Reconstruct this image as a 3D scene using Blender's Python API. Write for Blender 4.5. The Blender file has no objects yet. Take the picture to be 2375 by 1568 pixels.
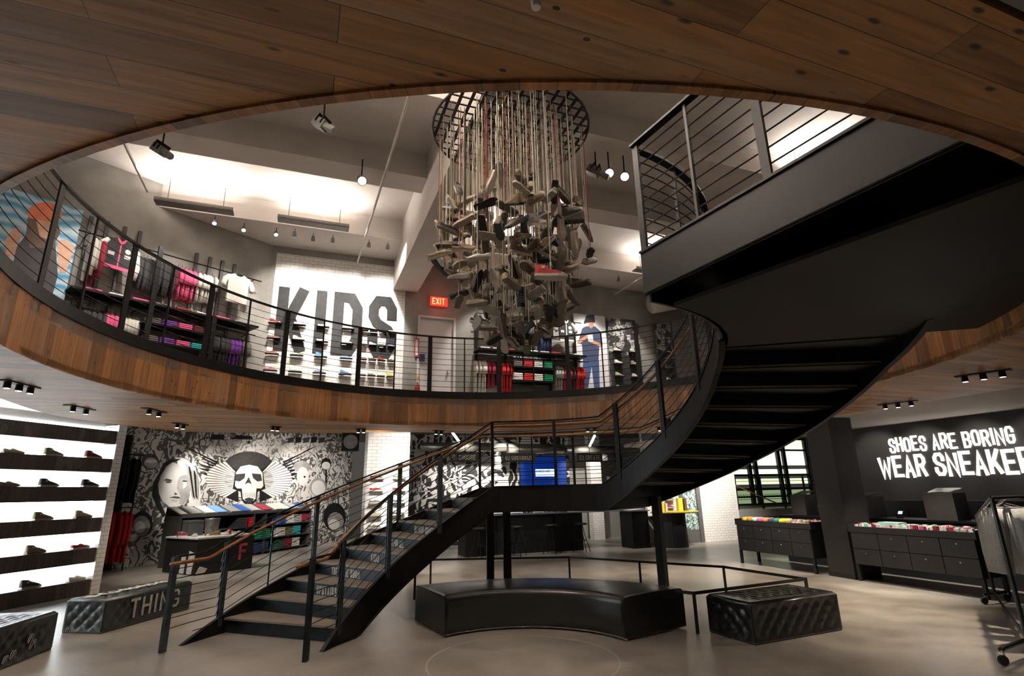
import bpy, math, random
from mathutils import Matrix, Vector
from math import sin, cos, pi, radians as rad, atan2, hypot
random.seed(7)
SC = bpy.context.scene
# ---------------------------------------------------------------- camera
FP, PITCH, ROLL, EYE = 1256.73, 0.277476, -0.0211645, 1.6
cam = bpy.data.cameras.new('camera'); camo = bpy.data.objects.new('camera', cam); SC.collection.objects.link(camo)
cam.sensor_width = 36; cam.lens = FP/2375*36; cam.clip_start = .05; cam.clip_end = 200
camo.matrix_world = Matrix.Translation((0, 0, EYE)) @ Matrix.Rotation(pi/2+PITCH, 4, 'X') @ Matrix.Rotation(ROLL, 4, 'Z')
SC.camera = camo
# ---------------------------------------------------------------- world, exposure
W = bpy.data.worlds.new('night'); SC.world = W; W.use_nodes = True
W.node_tree.nodes['Background'].inputs[0].default_value = (.9, .8, .7, 1); W.node_tree.nodes['Background'].inputs[1].default_value = .03
SC.view_settings.view_transform = 'Standard'; SC.view_settings.look = 'None'; SC.view_settings.gamma = 1
SC.view_settings.exposure = 1.42; SC.view_settings.use_curve_mapping = False
SC.cycles.max_bounces = 5; SC.cycles.diffuse_bounces = 3; SC.cycles.glossy_bounces = 3; SC.cycles.transmission_bounces = 3
SC.cycles.caustics_reflective = False; SC.cycles.caustics_refractive = False; SC.cycles.sample_clamp_indirect = 4
# building axes: B runs to the right along the back wall, A runs away from the viewer
TH = rad(20.98); BD = Vector((cos(TH), sin(TH), 0)); AD = Vector((-sin(TH), cos(TH), 0)); UP = Vector((0, 0, 1))
CX, CY, RING = .04, 6.011, 4.558         # centre and radius of the round opening
CV = Vector((CX, CY, 0)); CU, CVV = CV.dot(BD), CV.dot(AD)
ZS, ZF = 2.85, 3.40                      # wood soffit, upper floor
def uv(u, v, z=0): return BD*u + AD*v + UP*z
def pol(r, deg, z=0): return Vector((CX+r*cos(rad(deg)), CY+r*sin(rad(deg)), z))
def ray(px, py):
    x = (px-1187.5)/FP; y = -(py-784)/FP; c, s = cos(ROLL), sin(ROLL); x, y = c*x-s*y, s*x+c*y
    return Vector((x, cos(PITCH)-y*sin(PITCH), sin(PITCH)+y*cos(PITCH)))
O = Vector((0, 0, EYE))
def atz(px, py, z=0): d = ray(px, py); return O + d*((z-EYE)/d.z)
def aty(px, py, y): d = ray(px, py); return O + d*(y/d.y)
def atp(px, py, p, n): d = ray(px, py); return O + d*((Vector(p)-O).dot(n)/d.dot(n))
def atv(px, py, v): return atp(px, py, AD*v, AD)
def atu(px, py, u): return atp(px, py, BD*u, BD)
# ---------------------------------------------------------------- lamps
def lamp(kind, loc, power, color=(1, .82, .62), target=None, size=.1, spot=60, blend=.6, sy=None, name='lamp_light'):
    l = bpy.data.lights.new(name, kind); l.energy = power; l.color = color
    if kind == 'AREA':
        l.size = size
        if sy: l.shape = 'RECTANGLE'; l.size_y = sy
    else: l.shadow_soft_size = size
    if kind == 'SPOT': l.spot_size = rad(spot); l.spot_blend = blend
    o = bpy.data.objects.new(name, l); SC.collection.objects.link(o); o.location = loc
    if target is not None: o.rotation_euler = (Vector(target)-Vector(loc)).to_track_quat('-Z', 'Y').to_euler()
    return o
WARM = (1, .84, .67); NEUT = (1, .93, .84); COOL = (.86, .94, 1)
# uplight strips on the upper ceiling (u, v, length) and the downlights of both floors
# (the unseen ones are added to fill the upper ceiling with light)
STRIPS = [(-3.06, -1.69, 11.2), (-.87, .55, 11.2), (3.3, 4.7, 11.2), (7.75, 9.2, 11.2), (-3.0, -1.6, 6.35), (8.05, 9.6, 6.45), (5.6, 7.0, 3.3), (-1.2, .6, 3.3), (2.8, 4.4, 3.3), (-.9, .9, 6.35)]
for a, b, v in STRIPS:
    lamp('AREA', uv((a+b)/2, v-.06, 7.24), 19 if v > 7 else 24 if a > 7 else 90 if v < 4 else 240, (1, .91, .82), uv((a+b)/2, v-.9, 8.2), size=b-a, sy=.12)
for k in range(9):                       # wall washers over the back wall of the upper floor
    u = [-.6, .1, .8, 1.5, 4.0, 4.9, 5.8, 6.9, 8.0][k]
    lamp('SPOT', uv(u, 10.5 if k < 4 else 11.3, 7.05), 170 if k < 4 else 110, NEUT, uv(u+.1, 12.6, 5.6 if k < 4 else 4.6), .05, 58)
D39 = Vector((sin(rad(39)), cos(rad(39)), 0)); N39 = Vector((D39.y, -D39.x, 0)); KC = Vector((-5.41, 11.5, 0))
for s in (-4.4, -3.3, -2.2, -1.0):
    lamp('SPOT', KC+D39*s+N39*1.7+UP*7, 75, NEUT, KC+D39*s+UP*5.0, .05, 60)
for p, q, e, sp in [((-.6, 4.6, 7.3), (0, 6.0, 4.3), 60, 40), ((2.4, 4.2, 7.3), (0, 6.1, 4.4), 60, 40), ((0, 8.6, 7.1), (.1, 6.2, 4.4), 55, 45)]:
    lamp('SPOT', p, e*2, WARM, q, .05, sp)
# ---------------------------------------------------------------- node materials
MATS = {}
def newmat(name):
    m = bpy.data.materials.new(name); m.use_nodes = True; MATS[name] = m
    return m, m.node_tree.nodes, m.node_tree.links, m.node_tree.nodes['Principled BSDF']
def mat(name, col, rough=.6, metal=0, em=0, emc=None, var=.12, scale=12, bump=0, coat=0):
    if name in MATS: return MATS[name]
    m, N, L, b = newmat(name)
    b.inputs['Roughness'].default_value = rough; b.inputs['Metallic'].default_value = metal
    if 'steel' in name: b.inputs['Specular IOR Level'].default_value = .3
    if coat: b.inputs['Coat Weight'].default_value = coat; b.inputs['Coat Roughness'].default_value = .15
    if em:
        b.inputs['Base Color'].default_value = (*col, 1)
        b.inputs['Emission Color'].default_value = (*(emc or col), 1); b.inputs['Emission Strength'].default_value = em
        return m
    t = N.new('ShaderNodeTexCoord'); n = N.new('ShaderNodeTexNoise'); n.inputs['Scale'].default_value = scale; n.inputs['Detail'].default_value = 4
    L.new(t.outputs['Object'], n.inputs['Vector'])
    r = N.new('ShaderNodeValToRGB'); r.color_ramp.elements[0].position = .3; r.color_ramp.elements[1].position = .7
    r.color_ramp.elements[0].color = (*[c*(1-var) for c in col], 1); r.color_ramp.elements[1].color = (*[min(1, c*(1+var)) for c in col], 1)
    L.new(n.outputs['Fac'], r.inputs['Fac']); L.new(r.outputs['Color'], b.inputs['Base Color'])
    if bump:
        u = N.new('ShaderNodeBump'); u.inputs['Strength'].default_value = bump; u.inputs['Distance'].default_value = .01
        L.new(n.outputs['Fac'], u.inputs['Height']); L.new(u.outputs['Normal'], b.inputs['Normal'])
    return m
def mathn(N, L, op, a, b=None):
    n = N.new('ShaderNodeMath'); n.operation = op
    for i, x in enumerate((a, b)):
        if x is None: continue
        if isinstance(x, (int, float)): n.inputs[i].default_value = x
        else: L.new(x, n.inputs[i])
    return n.outputs[0]
def mixc(N, L, f, a, b, mode='MIX'):
    n = N.new('ShaderNodeMix'); n.data_type = 'RGBA'; n.blend_type = mode
    for i, x in ((0, f), (6, a), (7, b)):
        if isinstance(x, (int, float)): n.inputs[i].default_value = x
        elif isinstance(x, tuple): n.inputs[i].default_value = (*x, 1) if len(x) == 3 else x
        else: L.new(x, n.inputs[i])
    return n.outputs[2]
def planks(name, c1, c2, bw, bl, src='Object', rot=0, rough=.55, gap=.004, knots=True, dark=.25):
    m, N, L, b = newmat(name); t = N.new('ShaderNodeTexCoord'); mp = N.new('ShaderNodeMapping'); mp.inputs['Rotation'].default_value = (0, 0, rot)
    L.new(t.outputs[src], mp.inputs['Vector']); k = N.new('ShaderNodeTexBrick'); k.offset = .37; k.inputs['Scale'].default_value = 1
    k.inputs['Mortar Size'].default_value = gap; k.inputs['Mortar Smooth'].default_value = 0; k.inputs['Bias'].default_value = -.1
    k.inputs['Brick Width'].default_value = bl; k.inputs['Row Height'].default_value = bw
    k.inputs['Color1'].default_value = (*c1, 1); k.inputs['Color2'].default_value = (*c2, 1); k.inputs['Mortar'].default_value = (.02, .012, .008, 1)
    L.new(mp.outputs[0], k.inputs['Vector'])
    # each board shifts the grain so that no two boards match
    sh = N.new('ShaderNodeVectorMath'); sh.operation = 'MULTIPLY_ADD'; sh.inputs[1].default_value = (40, 40, 40); L.new(k.outputs['Color'], sh.inputs[0]); L.new(mp.outputs[0], sh.inputs[2])
    m2 = N.new('ShaderNodeMapping'); m2.inputs['Scale'].default_value = (1.6, 26, 1.6); L.new(sh.outputs[0], m2.inputs['Vector'])
    g = N.new('ShaderNodeTexNoise'); g.inputs['Scale'].default_value = 1.3; g.inputs['Detail'].default_value = 7; g.inputs['Distortion'].default_value = .7; L.new(m2.outputs[0], g.inputs['Vector'])
    r = N.new('ShaderNodeValToRGB'); r.color_ramp.elements[0].position = .28; r.color_ramp.elements[1].position = .72
    r.color_ramp.elements[0].color = (.42, .38, .34, 1); r.color_ramp.elements[1].color = (1.25, 1.2, 1.12, 1); L.new(g.outputs['Fac'], r.inputs['Fac'])
    col = mixc(N, L, .8, k.outputs['Color'], r.outputs['Color'], 'MULTIPLY')
    m4 = N.new('ShaderNodeMapping'); m4.inputs['Scale'].default_value = (.5, 3, 1); L.new(sh.outputs[0], m4.inputs['Vector'])
    g2 = N.new('ShaderNodeTexNoise'); g2.inputs['Scale'].default_value = 1.1; g2.inputs['Detail'].default_value = 2; L.new(m4.outputs[0], g2.inputs['Vector'])
    col = mixc(N, L, mathn(N, L, 'MULTIPLY', mathn(N, L, 'GREATER_THAN', g2.outputs['Fac'], .6), .18), col, (.28, .27, .25))
    if knots:
        m3 = N.new('ShaderNodeMapping'); m3.inputs['Scale'].default_value = (1.3, 3.6, .01); L.new(sh.outputs[0], m3.inputs['Vector'])
        v = N.new('ShaderNodeTexVoronoi'); v.inputs['Scale'].default_value = 3.4; L.new(m3.outputs[0], v.inputs['Vector'])
        kr = N.new('ShaderNodeValToRGB'); kr.color_ramp.elements[0].position = .07; kr.color_ramp.elements[1].position = .14
        kr.color_ramp.elements[0].color = (1, 1, 1, 1); kr.color_ramp.elements[1].color = (0, 0, 0, 1); L.new(v.outputs['Distance'], kr.inputs['Fac'])
        col = mixc(N, L, mathn(N, L, 'MULTIPLY', kr.outputs['Color'], .92), col, (.025, .014, .01))
        v2 = N.new('ShaderNodeTexVoronoi'); v2.inputs['Scale'].default_value = 2.6; m5 = N.new('ShaderNodeMapping'); m5.inputs['Scale'].default_value = (1, 1.7, .01); L.new(sh.outputs[0], m5.inputs['Vector']); L.new(m5.outputs[0], v2.inputs['Vector'])
        col = mixc(N, L, mathn(N, L, 'MULTIPLY', mathn(N, L, 'LESS_THAN', v2.outputs['Distance'], .03), .9), col, (.02, .012, .01))
    L.new(col, b.inputs['Base Color']); b.inputs['Roughness'].default_value = rough
    bu = N.new('ShaderNodeBump'); bu.inputs['Strength'].default_value = .15; bu.inputs['Distance'].default_value = .004; L.new(g.outputs['Fac'], bu.inputs['Height']); L.new(bu.outputs['Normal'], b.inputs['Normal'])
    return m
def tiles(name, col, mort, bw=.2, bh=.076, rough=.25, gap=.004):
    m, N, L, b = newmat(name); t = N.new('ShaderNodeTexCoord'); k = N.new('ShaderNodeTexBrick'); k.inputs['Scale'].default_value = 1
    k.inputs['Mortar Size'].default_value = gap; k.inputs['Brick Width'].default_value = bw; k.inputs['Row Height'].default_value = bh
    k.inputs['Color1'].default_value = (*col, 1); k.inputs['Color2'].default_value = (*[c*.93 for c in col], 1); k.inputs['Mortar'].default_value = (*mort, 1)
    L.new(t.outputs['UV'], k.inputs['Vector']); L.new(k.outputs['Color'], b.inputs['Base Color']); b.inputs['Roughness'].default_value = rough
    bu = N.new('ShaderNodeBump'); bu.inputs['Strength'].default_value = .3; bu.inputs['Distance'].default_value = .003; bu.invert = True
    L.new(k.outputs['Fac'], bu.inputs['Height']); L.new(bu.outputs['Normal'], b.inputs['Normal'])
    return m
def concrete(name, c1, c2, rough=.8, scale=.9, streak=False, spec=.4):
    m, N, L, b = newmat(name); t = N.new('ShaderNodeTexCoord'); n = N.new('ShaderNodeTexNoise'); n.inputs['Scale'].default_value = scale; n.inputs['Detail'].default_value = 4 if streak else 8; n.inputs['Roughness'].default_value = .5 if streak else .65
    n.inputs['Distortion'].default_value = .8 if streak else .2
    L.new(t.outputs['Object'], n.inputs['Vector']); r = N.new('ShaderNodeValToRGB'); r.color_ramp.elements[0].position = .32; r.color_ramp.elements[1].position = .68
    r.color_ramp.elements[0].color = (*c1, 1); r.color_ramp.elements[1].color = (*c2, 1); L.new(n.outputs['Fac'], r.inputs['Fac'])
    n2 = N.new('ShaderNodeTexNoise'); n2.inputs['Scale'].default_value = 60; n2.inputs['Detail'].default_value = 3; L.new(t.outputs['Object'], n2.inputs['Vector'])
    col = mixc(N, L, .12, r.outputs['Color'], n2.outputs['Color'], 'OVERLAY'); L.new(col, b.inputs['Base Color'])
    rr = N.new('ShaderNodeMapRange'); rr.inputs['To Min'].default_value = rough*.8; rr.inputs['To Max'].default_value = min(1, rough*1.25); L.new(n.outputs['Fac'], rr.inputs['Value']); L.new(rr.outputs[0], b.inputs['Roughness'])
    b.inputs['Specular IOR Level'].default_value = spec
    return m
def doodle(name, light, dark, scale=2.2, th=.05, blob=.62, rough=.5, curl=0):
    """painted wall: black ink cells, curls and blots on a light ground"""
    m, N, L, b = newmat(name); t = N.new('ShaderNodeTexCoord'); d = N.new('ShaderNodeTexNoise'); d.inputs['Scale'].default_value = scale*.8; L.new(t.outputs['Object'], d.inputs['Vector'])
    va = N.new('ShaderNodeVectorMath'); va.operation = 'MULTIPLY_ADD'; va.inputs[1].default_value = (.5, .5, .5); L.new(d.outputs['Color'], va.inputs[0]); L.new(t.outputs['Object'], va.inputs[2])
    v = N.new('ShaderNodeTexVoronoi'); v.feature = 'DISTANCE_TO_EDGE'; v.inputs['Scale'].default_value = scale*1.6; L.new(va.outputs[0], v.inputs['Vector'])
    w = N.new('ShaderNodeTexWave'); w.inputs['Scale'].default_value = scale*1.1; w.inputs['Distortion'].default_value = 9; w.inputs['Detail'].default_value = 1; L.new(va.outputs[0], w.inputs['Vector'])
    n = N.new('ShaderNodeTexNoise'); n.inputs['Scale'].default_value = scale*.9; n.inputs['Detail'].default_value = 1; L.new(t.outputs['Object'], n.inputs['Vector'])
    a1 = mathn(N, L, 'LESS_THAN', v.outputs['Distance'], th)
    if curl:
        q = N.new('ShaderNodeTexNoise'); q.inputs['Scale'].default_value = scale*.7; q.inputs['Detail'].default_value = 2; q.inputs['Distortion'].default_value = 1.2; L.new(t.outputs['Object'], q.inputs['Vector'])
        a1 = mathn(N, L, 'LESS_THAN', mathn(N, L, 'FRACT', mathn(N, L, 'MULTIPLY', q.outputs['Fac'], curl)), .34)
    a2 = mathn(N, L, 'MULTIPLY', mathn(N, L, 'GREATER_THAN', w.outputs['Fac'], .8), mathn(N, L, 'GREATER_THAN', n.outputs['Fac'], .48))
    a3 = mathn(N, L, 'GREATER_THAN', n.outputs['Fac'], blob)
    f = mathn(N, L, 'MAXIMUM', mathn(N, L, 'MAXIMUM', a1, a2), a3)
    L.new(mixc(N, L, f, light, dark), b.inputs['Base Color']); b.inputs['Roughness'].default_value = rough
    return m
# ---------------------------------------------------------------- mesh builder
class G:
    def __init__(s, M=None): s.v = []; s.f = []; s.u = []; s.i = []; s.M = M or Matrix(); s.k = 0
    def face(s, pts, uvs=None, raw=False):
        b = len(s.v)
        for p in pts: s.v.append(Vector(p) if raw else s.M @ Vector(p))
        s.f.append(tuple(range(b, b+len(pts)))); s.u.append(uvs or [(0, 0)]*len(pts)); s.i.append(s.k)
    def box(s, x0, x1, y0, y1, z0, z1):
        P = lambda x, y, z: (x, y, z)
        for q, a in (([P(x0,y0,z0),P(x0,y1,z0),P(x1,y1,z0),P(x1,y0,z0)],2), ([P(x0,y0,z1),P(x1,y0,z1),P(x1,y1,z1),P(x0,y1,z1)],2),
                     ([P(x0,y0,z0),P(x1,y0,z0),P(x1,y0,z1),P(x0,y0,z1)],1), ([P(x1,y1,z0),P(x0,y1,z0),P(x0,y1,z1),P(x1,y1,z1)],1),
                     ([P(x0,y1,z0),P(x0,y0,z0),P(x0,y0,z1),P(x0,y1,z1)],0), ([P(x1,y0,z0),P(x1,y1,z0),P(x1,y1,z1),P(x1,y0,z1)],0)):
            s.face(q, [((c[0], c[1]), (c[0], c[2]), (c[1], c[2]))[2-a if a != 1 else 1] for c in q])
        return s
    def prism(s, poly, z0, z1):
        n = len(poly); s.face([(x, y, z0) for x, y in poly][::-1]); s.face([(x, y, z1) for x, y in poly], [(x, y) for x, y in poly])
        d = 0
        for i in range(n):
            (a, b), (c, e) = poly[i], poly[(i+1) % n]; l = hypot(c-a, e-b)
            s.face([(a, b, z0), (c, e, z0), (c, e, z1), (a, b, z1)], [(d, z0), (d+l, z0), (d+l, z1), (d, z1)]); d += l
        return s
    def tube(s, pts, r, n=8, cap=True):
        pts = [Vector(p) for p in pts]; rings = []
        rs = r if isinstance(r, (list, tuple)) else [r]*len(pts)
        prev = None
        for i, p in enumerate(pts):
            t = (pts[min(i+1, len(pts)-1)]-pts[max(i-1, 0)]).normalized()
            if prev is None: a = t.cross(Vector((0, 0, 1)));  a = t.cross(Vector((1, 0, 0))) if a.length < .05 else a
            else: a = prev - t*prev.dot(t)
            a.normalize(); prev = a; b = t.cross(a)
            rings.append([p + (a*cos(2*pi*k/n)+b*sin(2*pi*k/n))*rs[i] for k in range(n)])
        for i in range(len(rings)-1):
            for k in range(n):
                s.face([rings[i][k], rings[i][(k+1) % n], rings[i+1][(k+1) % n], rings[i+1][k]])
        if cap: s.face(rings[0][::-1]); s.face(rings[-1])
        return s
    def lathe(s, prof, n=16, c=(0, 0)):
        for i in range(len(prof)-1):
            (r0, z0), (r1, z1) = prof[i], prof[i+1]
            for k in range(n):
                a, b = 2*pi*k/n, 2*pi*(k+1)/n
                q = [(c[0]+r0*cos(a), c[1]+r0*sin(a), z0), (c[0]+r0*cos(b), c[1]+r0*sin(b), z0), (c[0]+r1*cos(b), c[1]+r1*sin(b), z1), (c[0]+r1*cos(a), c[1]+r1*sin(a), z1)]
                s.face(q if r0 > 1e-6 and r1 > 1e-6 else ([q[0], q[2], q[3]] if r0 <= 1e-6 else q[:3]))
        return s
    def arc(s, r0, r1, angs, zb, zt):
        """curved bar about the stair centre between radii r0, r1; zb and zt give its lower and upper height at an angle"""
        S = []
        for a in angs:
            b0, t0 = zb(a), zt(a); S.append([pol(r0, a, b0), pol(r1, a, b0), pol(r1, a, t0), pol(r0, a, t0)])
        for i in range(len(S)-1):
            A, B = S[i], S[i+1]; l0, l1 = rad(angs[i])*r0, rad(angs[i+1])*r0
            for k in range(4):
                j = (k+1) % 4; s.face([A[k], A[j], B[j], B[k]], [(A[k].z, l0), (A[j].z, l0), (B[j].z, l1), (B[k].z, l1)], raw=True)
        s.face(S[0][::-1], raw=True); s.face(S[-1], raw=True)
        return s
    def mesh(s, name, mats, smooth=False, off=Vector((0, 0, 0))):
        me = bpy.data.meshes.new(name); vs = s.v; idx = {}; nv = []; nf = []
        for f in s.f:
            g = []
            for i in f:
                key = (round(vs[i].x, 5), round(vs[i].y, 5), round(vs[i].z, 5))
                if key not in idx: idx[key] = len(nv); nv.append(vs[i]-off)
                g.append(idx[key])
            nf.append(g)
        good = [(f, u, k) for f, u, k in zip(nf, s.u, s.i) if len(set(f)) == len(f)]
        me.from_pydata(nv, [], [f for f, _, _ in good])
        for m in (mats if isinstance(mats, (list, tuple)) else [mats]): me.materials.append(m)
        l = me.uv_layers.new(name='UVMap'); c = 0
        for p, (f, u, k) in zip(me.polygons, good):
            p.material_index = k; p.use_smooth = smooth
            for q in range(len(f)): l.data[c].uv = u[q] if q < len(u) else (0, 0); c += 1
        me.update(); return me
    def part(s, name, mats, parent, smooth=False):
        """a part of a thing (world coordinates; the thing's empty must be unrotated)"""
        off = Vector((0, 0, 0)); p = parent
        while p: off += p.location; p = p.parent
        o = bpy.data.objects.new(name, s.mesh(name, mats, smooth, off)); SC.collection.objects.link(o); o.parent = parent; return o
    def top(s, name, mats, label, cat, group=None, smooth=False):
        xs = [v.x for v in s.v]; ys = [v.y for v in s.v]; zs = [v.z for v in s.v]
        off = Vector(((min(xs)+max(xs))/2, (min(ys)+max(ys))/2, min(zs)))
        o = bpy.data.objects.new(name, s.mesh(name, mats, smooth, off)); SC.collection.objects.link(o); o.location = off
        return tag(o, label, cat, group)
    def struct(s, name, mats, smooth=False):
        o = bpy.data.objects.new(name, s.mesh(name, mats, smooth)); SC.collection.objects.link(o); o['kind'] = 'structure'; return o
def tag(o, label, cat, group=None):
    o['label'] = label; o['category'] = cat
    if group: o['group'] = group
    return o
def thing(name, label, cat, loc=(0, 0, 0), group=None):
    o = bpy.data.objects.new(name, None); SC.collection.objects.link(o); o.location = loc; o.empty_display_size = .1
    return tag(o, label, cat, group)
KIDS_OF = {}
def dup(root, loc, rot=(0, 0, 0), label=None, cat=None, group=None, scale=None, mats=None, depth=0, parent=None):
    r = root.copy(); SC.collection.objects.link(r)
    if depth == 0:
        r.location = loc; r.rotation_euler = rot
        if scale: r.scale = scale
        if label: tag(r, label, cat or root['category'], group)
    else: r.parent = parent
    for ch in [c for c in root.children]: dup(ch, None, depth=depth+1, parent=r)
    return r
def frame(o, xd, zd=UP):
    """matrix with origin o, x along xd, z along zd"""
    x = Vector(xd).normalized(); z = Vector(zd).normalized(); y = z.cross(x).normalized(); z = x.cross(y)
    return Matrix(((x.x, y.x, z.x, o[0]), (x.y, y.y, z.y, o[1]), (x.z, y.z, z.z, o[2]), (0, 0, 0, 1)))
def rbox(g, w, d, h, r=.02, z0=0, n=3):
    """upholstered box: rounded in plan and along the top edge, centred on x and y"""
    L = []
    def ring(ins, z):
        pts = []; rr = max(r-ins, .002)
        for cx_, cy_, a0 in ((w/2-r, d/2-r, 0), (-w/2+r, d/2-r, 90), (-w/2+r, -d/2+r, 180), (w/2-r, -d/2+r, 270)):
            for k in range(n+1): a = rad(a0+90*k/n); pts.append((cx_+rr*cos(a), cy_+rr*sin(a), z))
        return pts
    L = [ring(0, z0)]+[ring(r*(1-cos(rad(90*k/n))), z0+h-r+r*sin(rad(90*k/n))) for k in range(n+1)]
    for i in range(len(L)-1):
        m = len(L[i])
        for k in range(m): g.face([L[i][k], L[i][(k+1) % m], L[i+1][(k+1) % m], L[i+1][k]])
    g.face(L[0][::-1]); g.face(L[-1]); return g
# stroke lettering: every glyph is a few polylines in a unit box
FONT = {'A': [[(0,0),(.5,1),(1,0)],[(.2,.3),(.8,.3)]], 'B': [[(0,0),(0,1),(.75,1),(1,.85),(1,.65),(.75,.52),(0,.52)],[(.7,.52),(1,.38),(1,.15),(.75,0),(0,0)]],
 'C': [[(1,.7),(1,.85),(.75,1),(.25,1),(0,.85),(0,.15),(.25,0),(.75,0),(1,.15),(1,.3)]], 'D': [[(0,0),(0,1),(.65,1),(1,.8),(1,.2),(.65,0),(0,0)]],
 'E': [[(1,1),(0,1),(0,0),(1,0)],[(0,.5),(.8,.5)]], 'F': [[(1,1),(0,1),(0,0)],[(0,.52),(.8,.52)]], 'G': [[(1,.72),(1,.85),(.75,1),(.25,1),(0,.85),(0,.15),(.25,0),(.75,0),(1,.15),(1,.45),(.6,.45)]],
 'H': [[(0,0),(0,1)],[(1,0),(1,1)],[(0,.5),(1,.5)]], 'I': [[(.5,0),(.5,1)]], 'K': [[(0,0),(0,1)],[(.96,1),(.22,.36)],[(.38,.56),(1,0)]], 'L': [[(0,1),(0,0),(1,0)]],
 'M': [[(0,0),(0,1),(.5,.35),(1,1),(1,0)]], 'N': [[(0,0),(0,1),(1,0),(1,1)]], 'O': [[(.5,1),(.2,.97),(0,.82),(0,.18),(.2,.03),(.8,.03),(1,.18),(1,.82),(.8,.97),(.5,1)]],
 'P': [[(0,0),(0,1),(.75,1),(1,.85),(1,.6),(.75,.45),(0,.45)]], 'R': [[(0,0),(0,1),(.75,1),(1,.85),(1,.65),(.75,.5),(0,.5)],[(.55,.5),(1,0)]],
 'S': [[(1,.72),(1,.85),(.75,1),(.25,1),(0,.85),(0,.68),(.2,.56),(.8,.44),(1,.32),(1,.15),(.75,0),(.25,0),(0,.15),(0,.28)]], 'T': [[(0,1),(1,1)],[(.5,1),(.5,0)]],
 'U': [[(0,1),(0,.15),(.25,0),(.75,0),(1,.15),(1,1)]], 'W': [[(0,1),(.25,0),(.5,.8),(.75,0),(1,1)]], 'X': [[(0,0),(1,1)],[(0,1),(1,0)]], 'Y': [[(0,1),(.5,.45),(1,1)],[(.5,.5),(.5,0)]],
 'Z': [[(0,1),(1,1),(0,0),(1,0)]], '0': [[(.25,1),(0,.85),(0,.15),(.25,0),(.75,0),(1,.15),(1,.85),(.75,1),(.25,1)]], '1': [[(.2,.85),(.5,1),(.5,0)]], '2': [[(0,.8),(.25,1),(.75,1),(1,.8),(1,.6),(0,0),(1,0)]],
 '3': [[(0,.9),(.25,1),(.75,1),(1,.8),(.8,.55),(.4,.52)],[(.8,.52),(1,.3),(.75,0),(.25,0),(0,.1)]], '-': [[(.1,.5),(.9,.5)]], ':': [[(.5,.2),(.5,.3)],[(.5,.7),(.5,.8)]], '&': [[(1,0),(.2,.75),(.4,1),(.7,.8),(0,.3),(.3,0),(1,.4)]],
 '/': [[(.1,0),(.9,1)]], '%': [[(0,0),(1,1)]]}
def glyph(g, ch, w, h, t, dep):
    """glyph in the local x-z plane of g.M, front face at y=-dep"""
    for pl in FONT[ch]:
        P = [Vector((t/2+x*(w-t), t/2+z*(h-t))) for x, z in pl]
        if ch == 'I': P = [Vector((w/2, p.y)) for p in P]
        closed = (P[0]-P[-1]).length < 1e-6 and len(P) > 2
        if not closed:
            P[0] = P[0]+(P[0]-P[1]).normalized()*t*.45; P[-1] = P[-1]+(P[-1]-P[-2]).normalized()*t*.45
        n = len(P); Lf, Rt = [], []
        for i in range(n):
            a = P[i-1] if i > 0 else (P[-2] if closed else None); b = P[i+1] if i < n-1 else (P[1] if closed else None)
            d1 = (P[i]-a).normalized() if a is not None else None; d2 = (b-P[i]).normalized() if b is not None else None
            d = (d1+d2) if d1 is not None and d2 is not None else (d1 if d2 is None else d2)
            if d.length < .1: d = d1
            d.normalize(); k = 1/max(.55, d.dot(d1 if d1 is not None else d2)); nn = Vector((-d.y, d.x))*t/2*k
            Lf.append(P[i]+nn); Rt.append(P[i]-nn)
        for i in range(n-1):
            q = [Lf[i], Rt[i], Rt[i+1], Lf[i+1]]
            g.face([(p.x, -dep, p.y) for p in q]); 
            for j in range(4): p, r_ = q[j], q[(j+1) % 4]; g.face([(p.x, -dep, p.y), (p.x, 0, p.y), (r_.x, 0, r_.y), (r_.x, -dep, r_.y)])
def word(g, s, h, w, gap, t, dep=.004):
    M0 = g.M.copy(); x = 0
    for c in s:
        if c == ' ': x += w*.6; continue
        ww = w*(.45 if c in 'I1:' else 1.25 if c in 'MW' else 1)
        g.M = M0 @ Matrix.Translation((x, 0, 0)); glyph(g, c, ww, h, t, dep); x += ww+gap
    g.M = M0; return x-gap
# ---------------------------------------------------------------- shared materials
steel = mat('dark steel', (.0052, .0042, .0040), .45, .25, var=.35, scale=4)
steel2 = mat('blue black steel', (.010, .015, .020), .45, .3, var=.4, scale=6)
steel_lit = mat('lit blue grey steel', (.045, .062, .068), .45, .4, var=.35, scale=9)  # lighter copy for the lower posts, their light put into the colour
blackm = mat('matt black', (.0055, .0056, .0053), .6)
white = mat('white paint', (.78, .75, .72), .6, var=.03)
chrome = mat('chrome', (.6, .6, .6), .15, 1)
woodrail = mat('oiled wood rail', (.24, .105, .035), .4, var=.25, scale=20)
glow = mat('lamp glow', (1, .9, .75), em=14)
tile_m = tiles('white wall tile', (.82, .79, .76), (.30, .28, .265), gap=.0032)
conc = concrete('board marked concrete', (.19, .18, .165), (.34, .325, .30), .85)
ceilm = concrete('painted ceiling', (.60, .55, .51), (.76, .71, .67), .9, .5)
soffit_m = planks('oak ceiling boards', (.50, .25, .088), (.19, .09, .034), .135, 1.7, rot=-TH, gap=.0012)
fascia_m = planks('oak fascia boards', (.42, .195, .068), (.14, .064, .026), .12, 9, src='UV', gap=.001)
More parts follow.
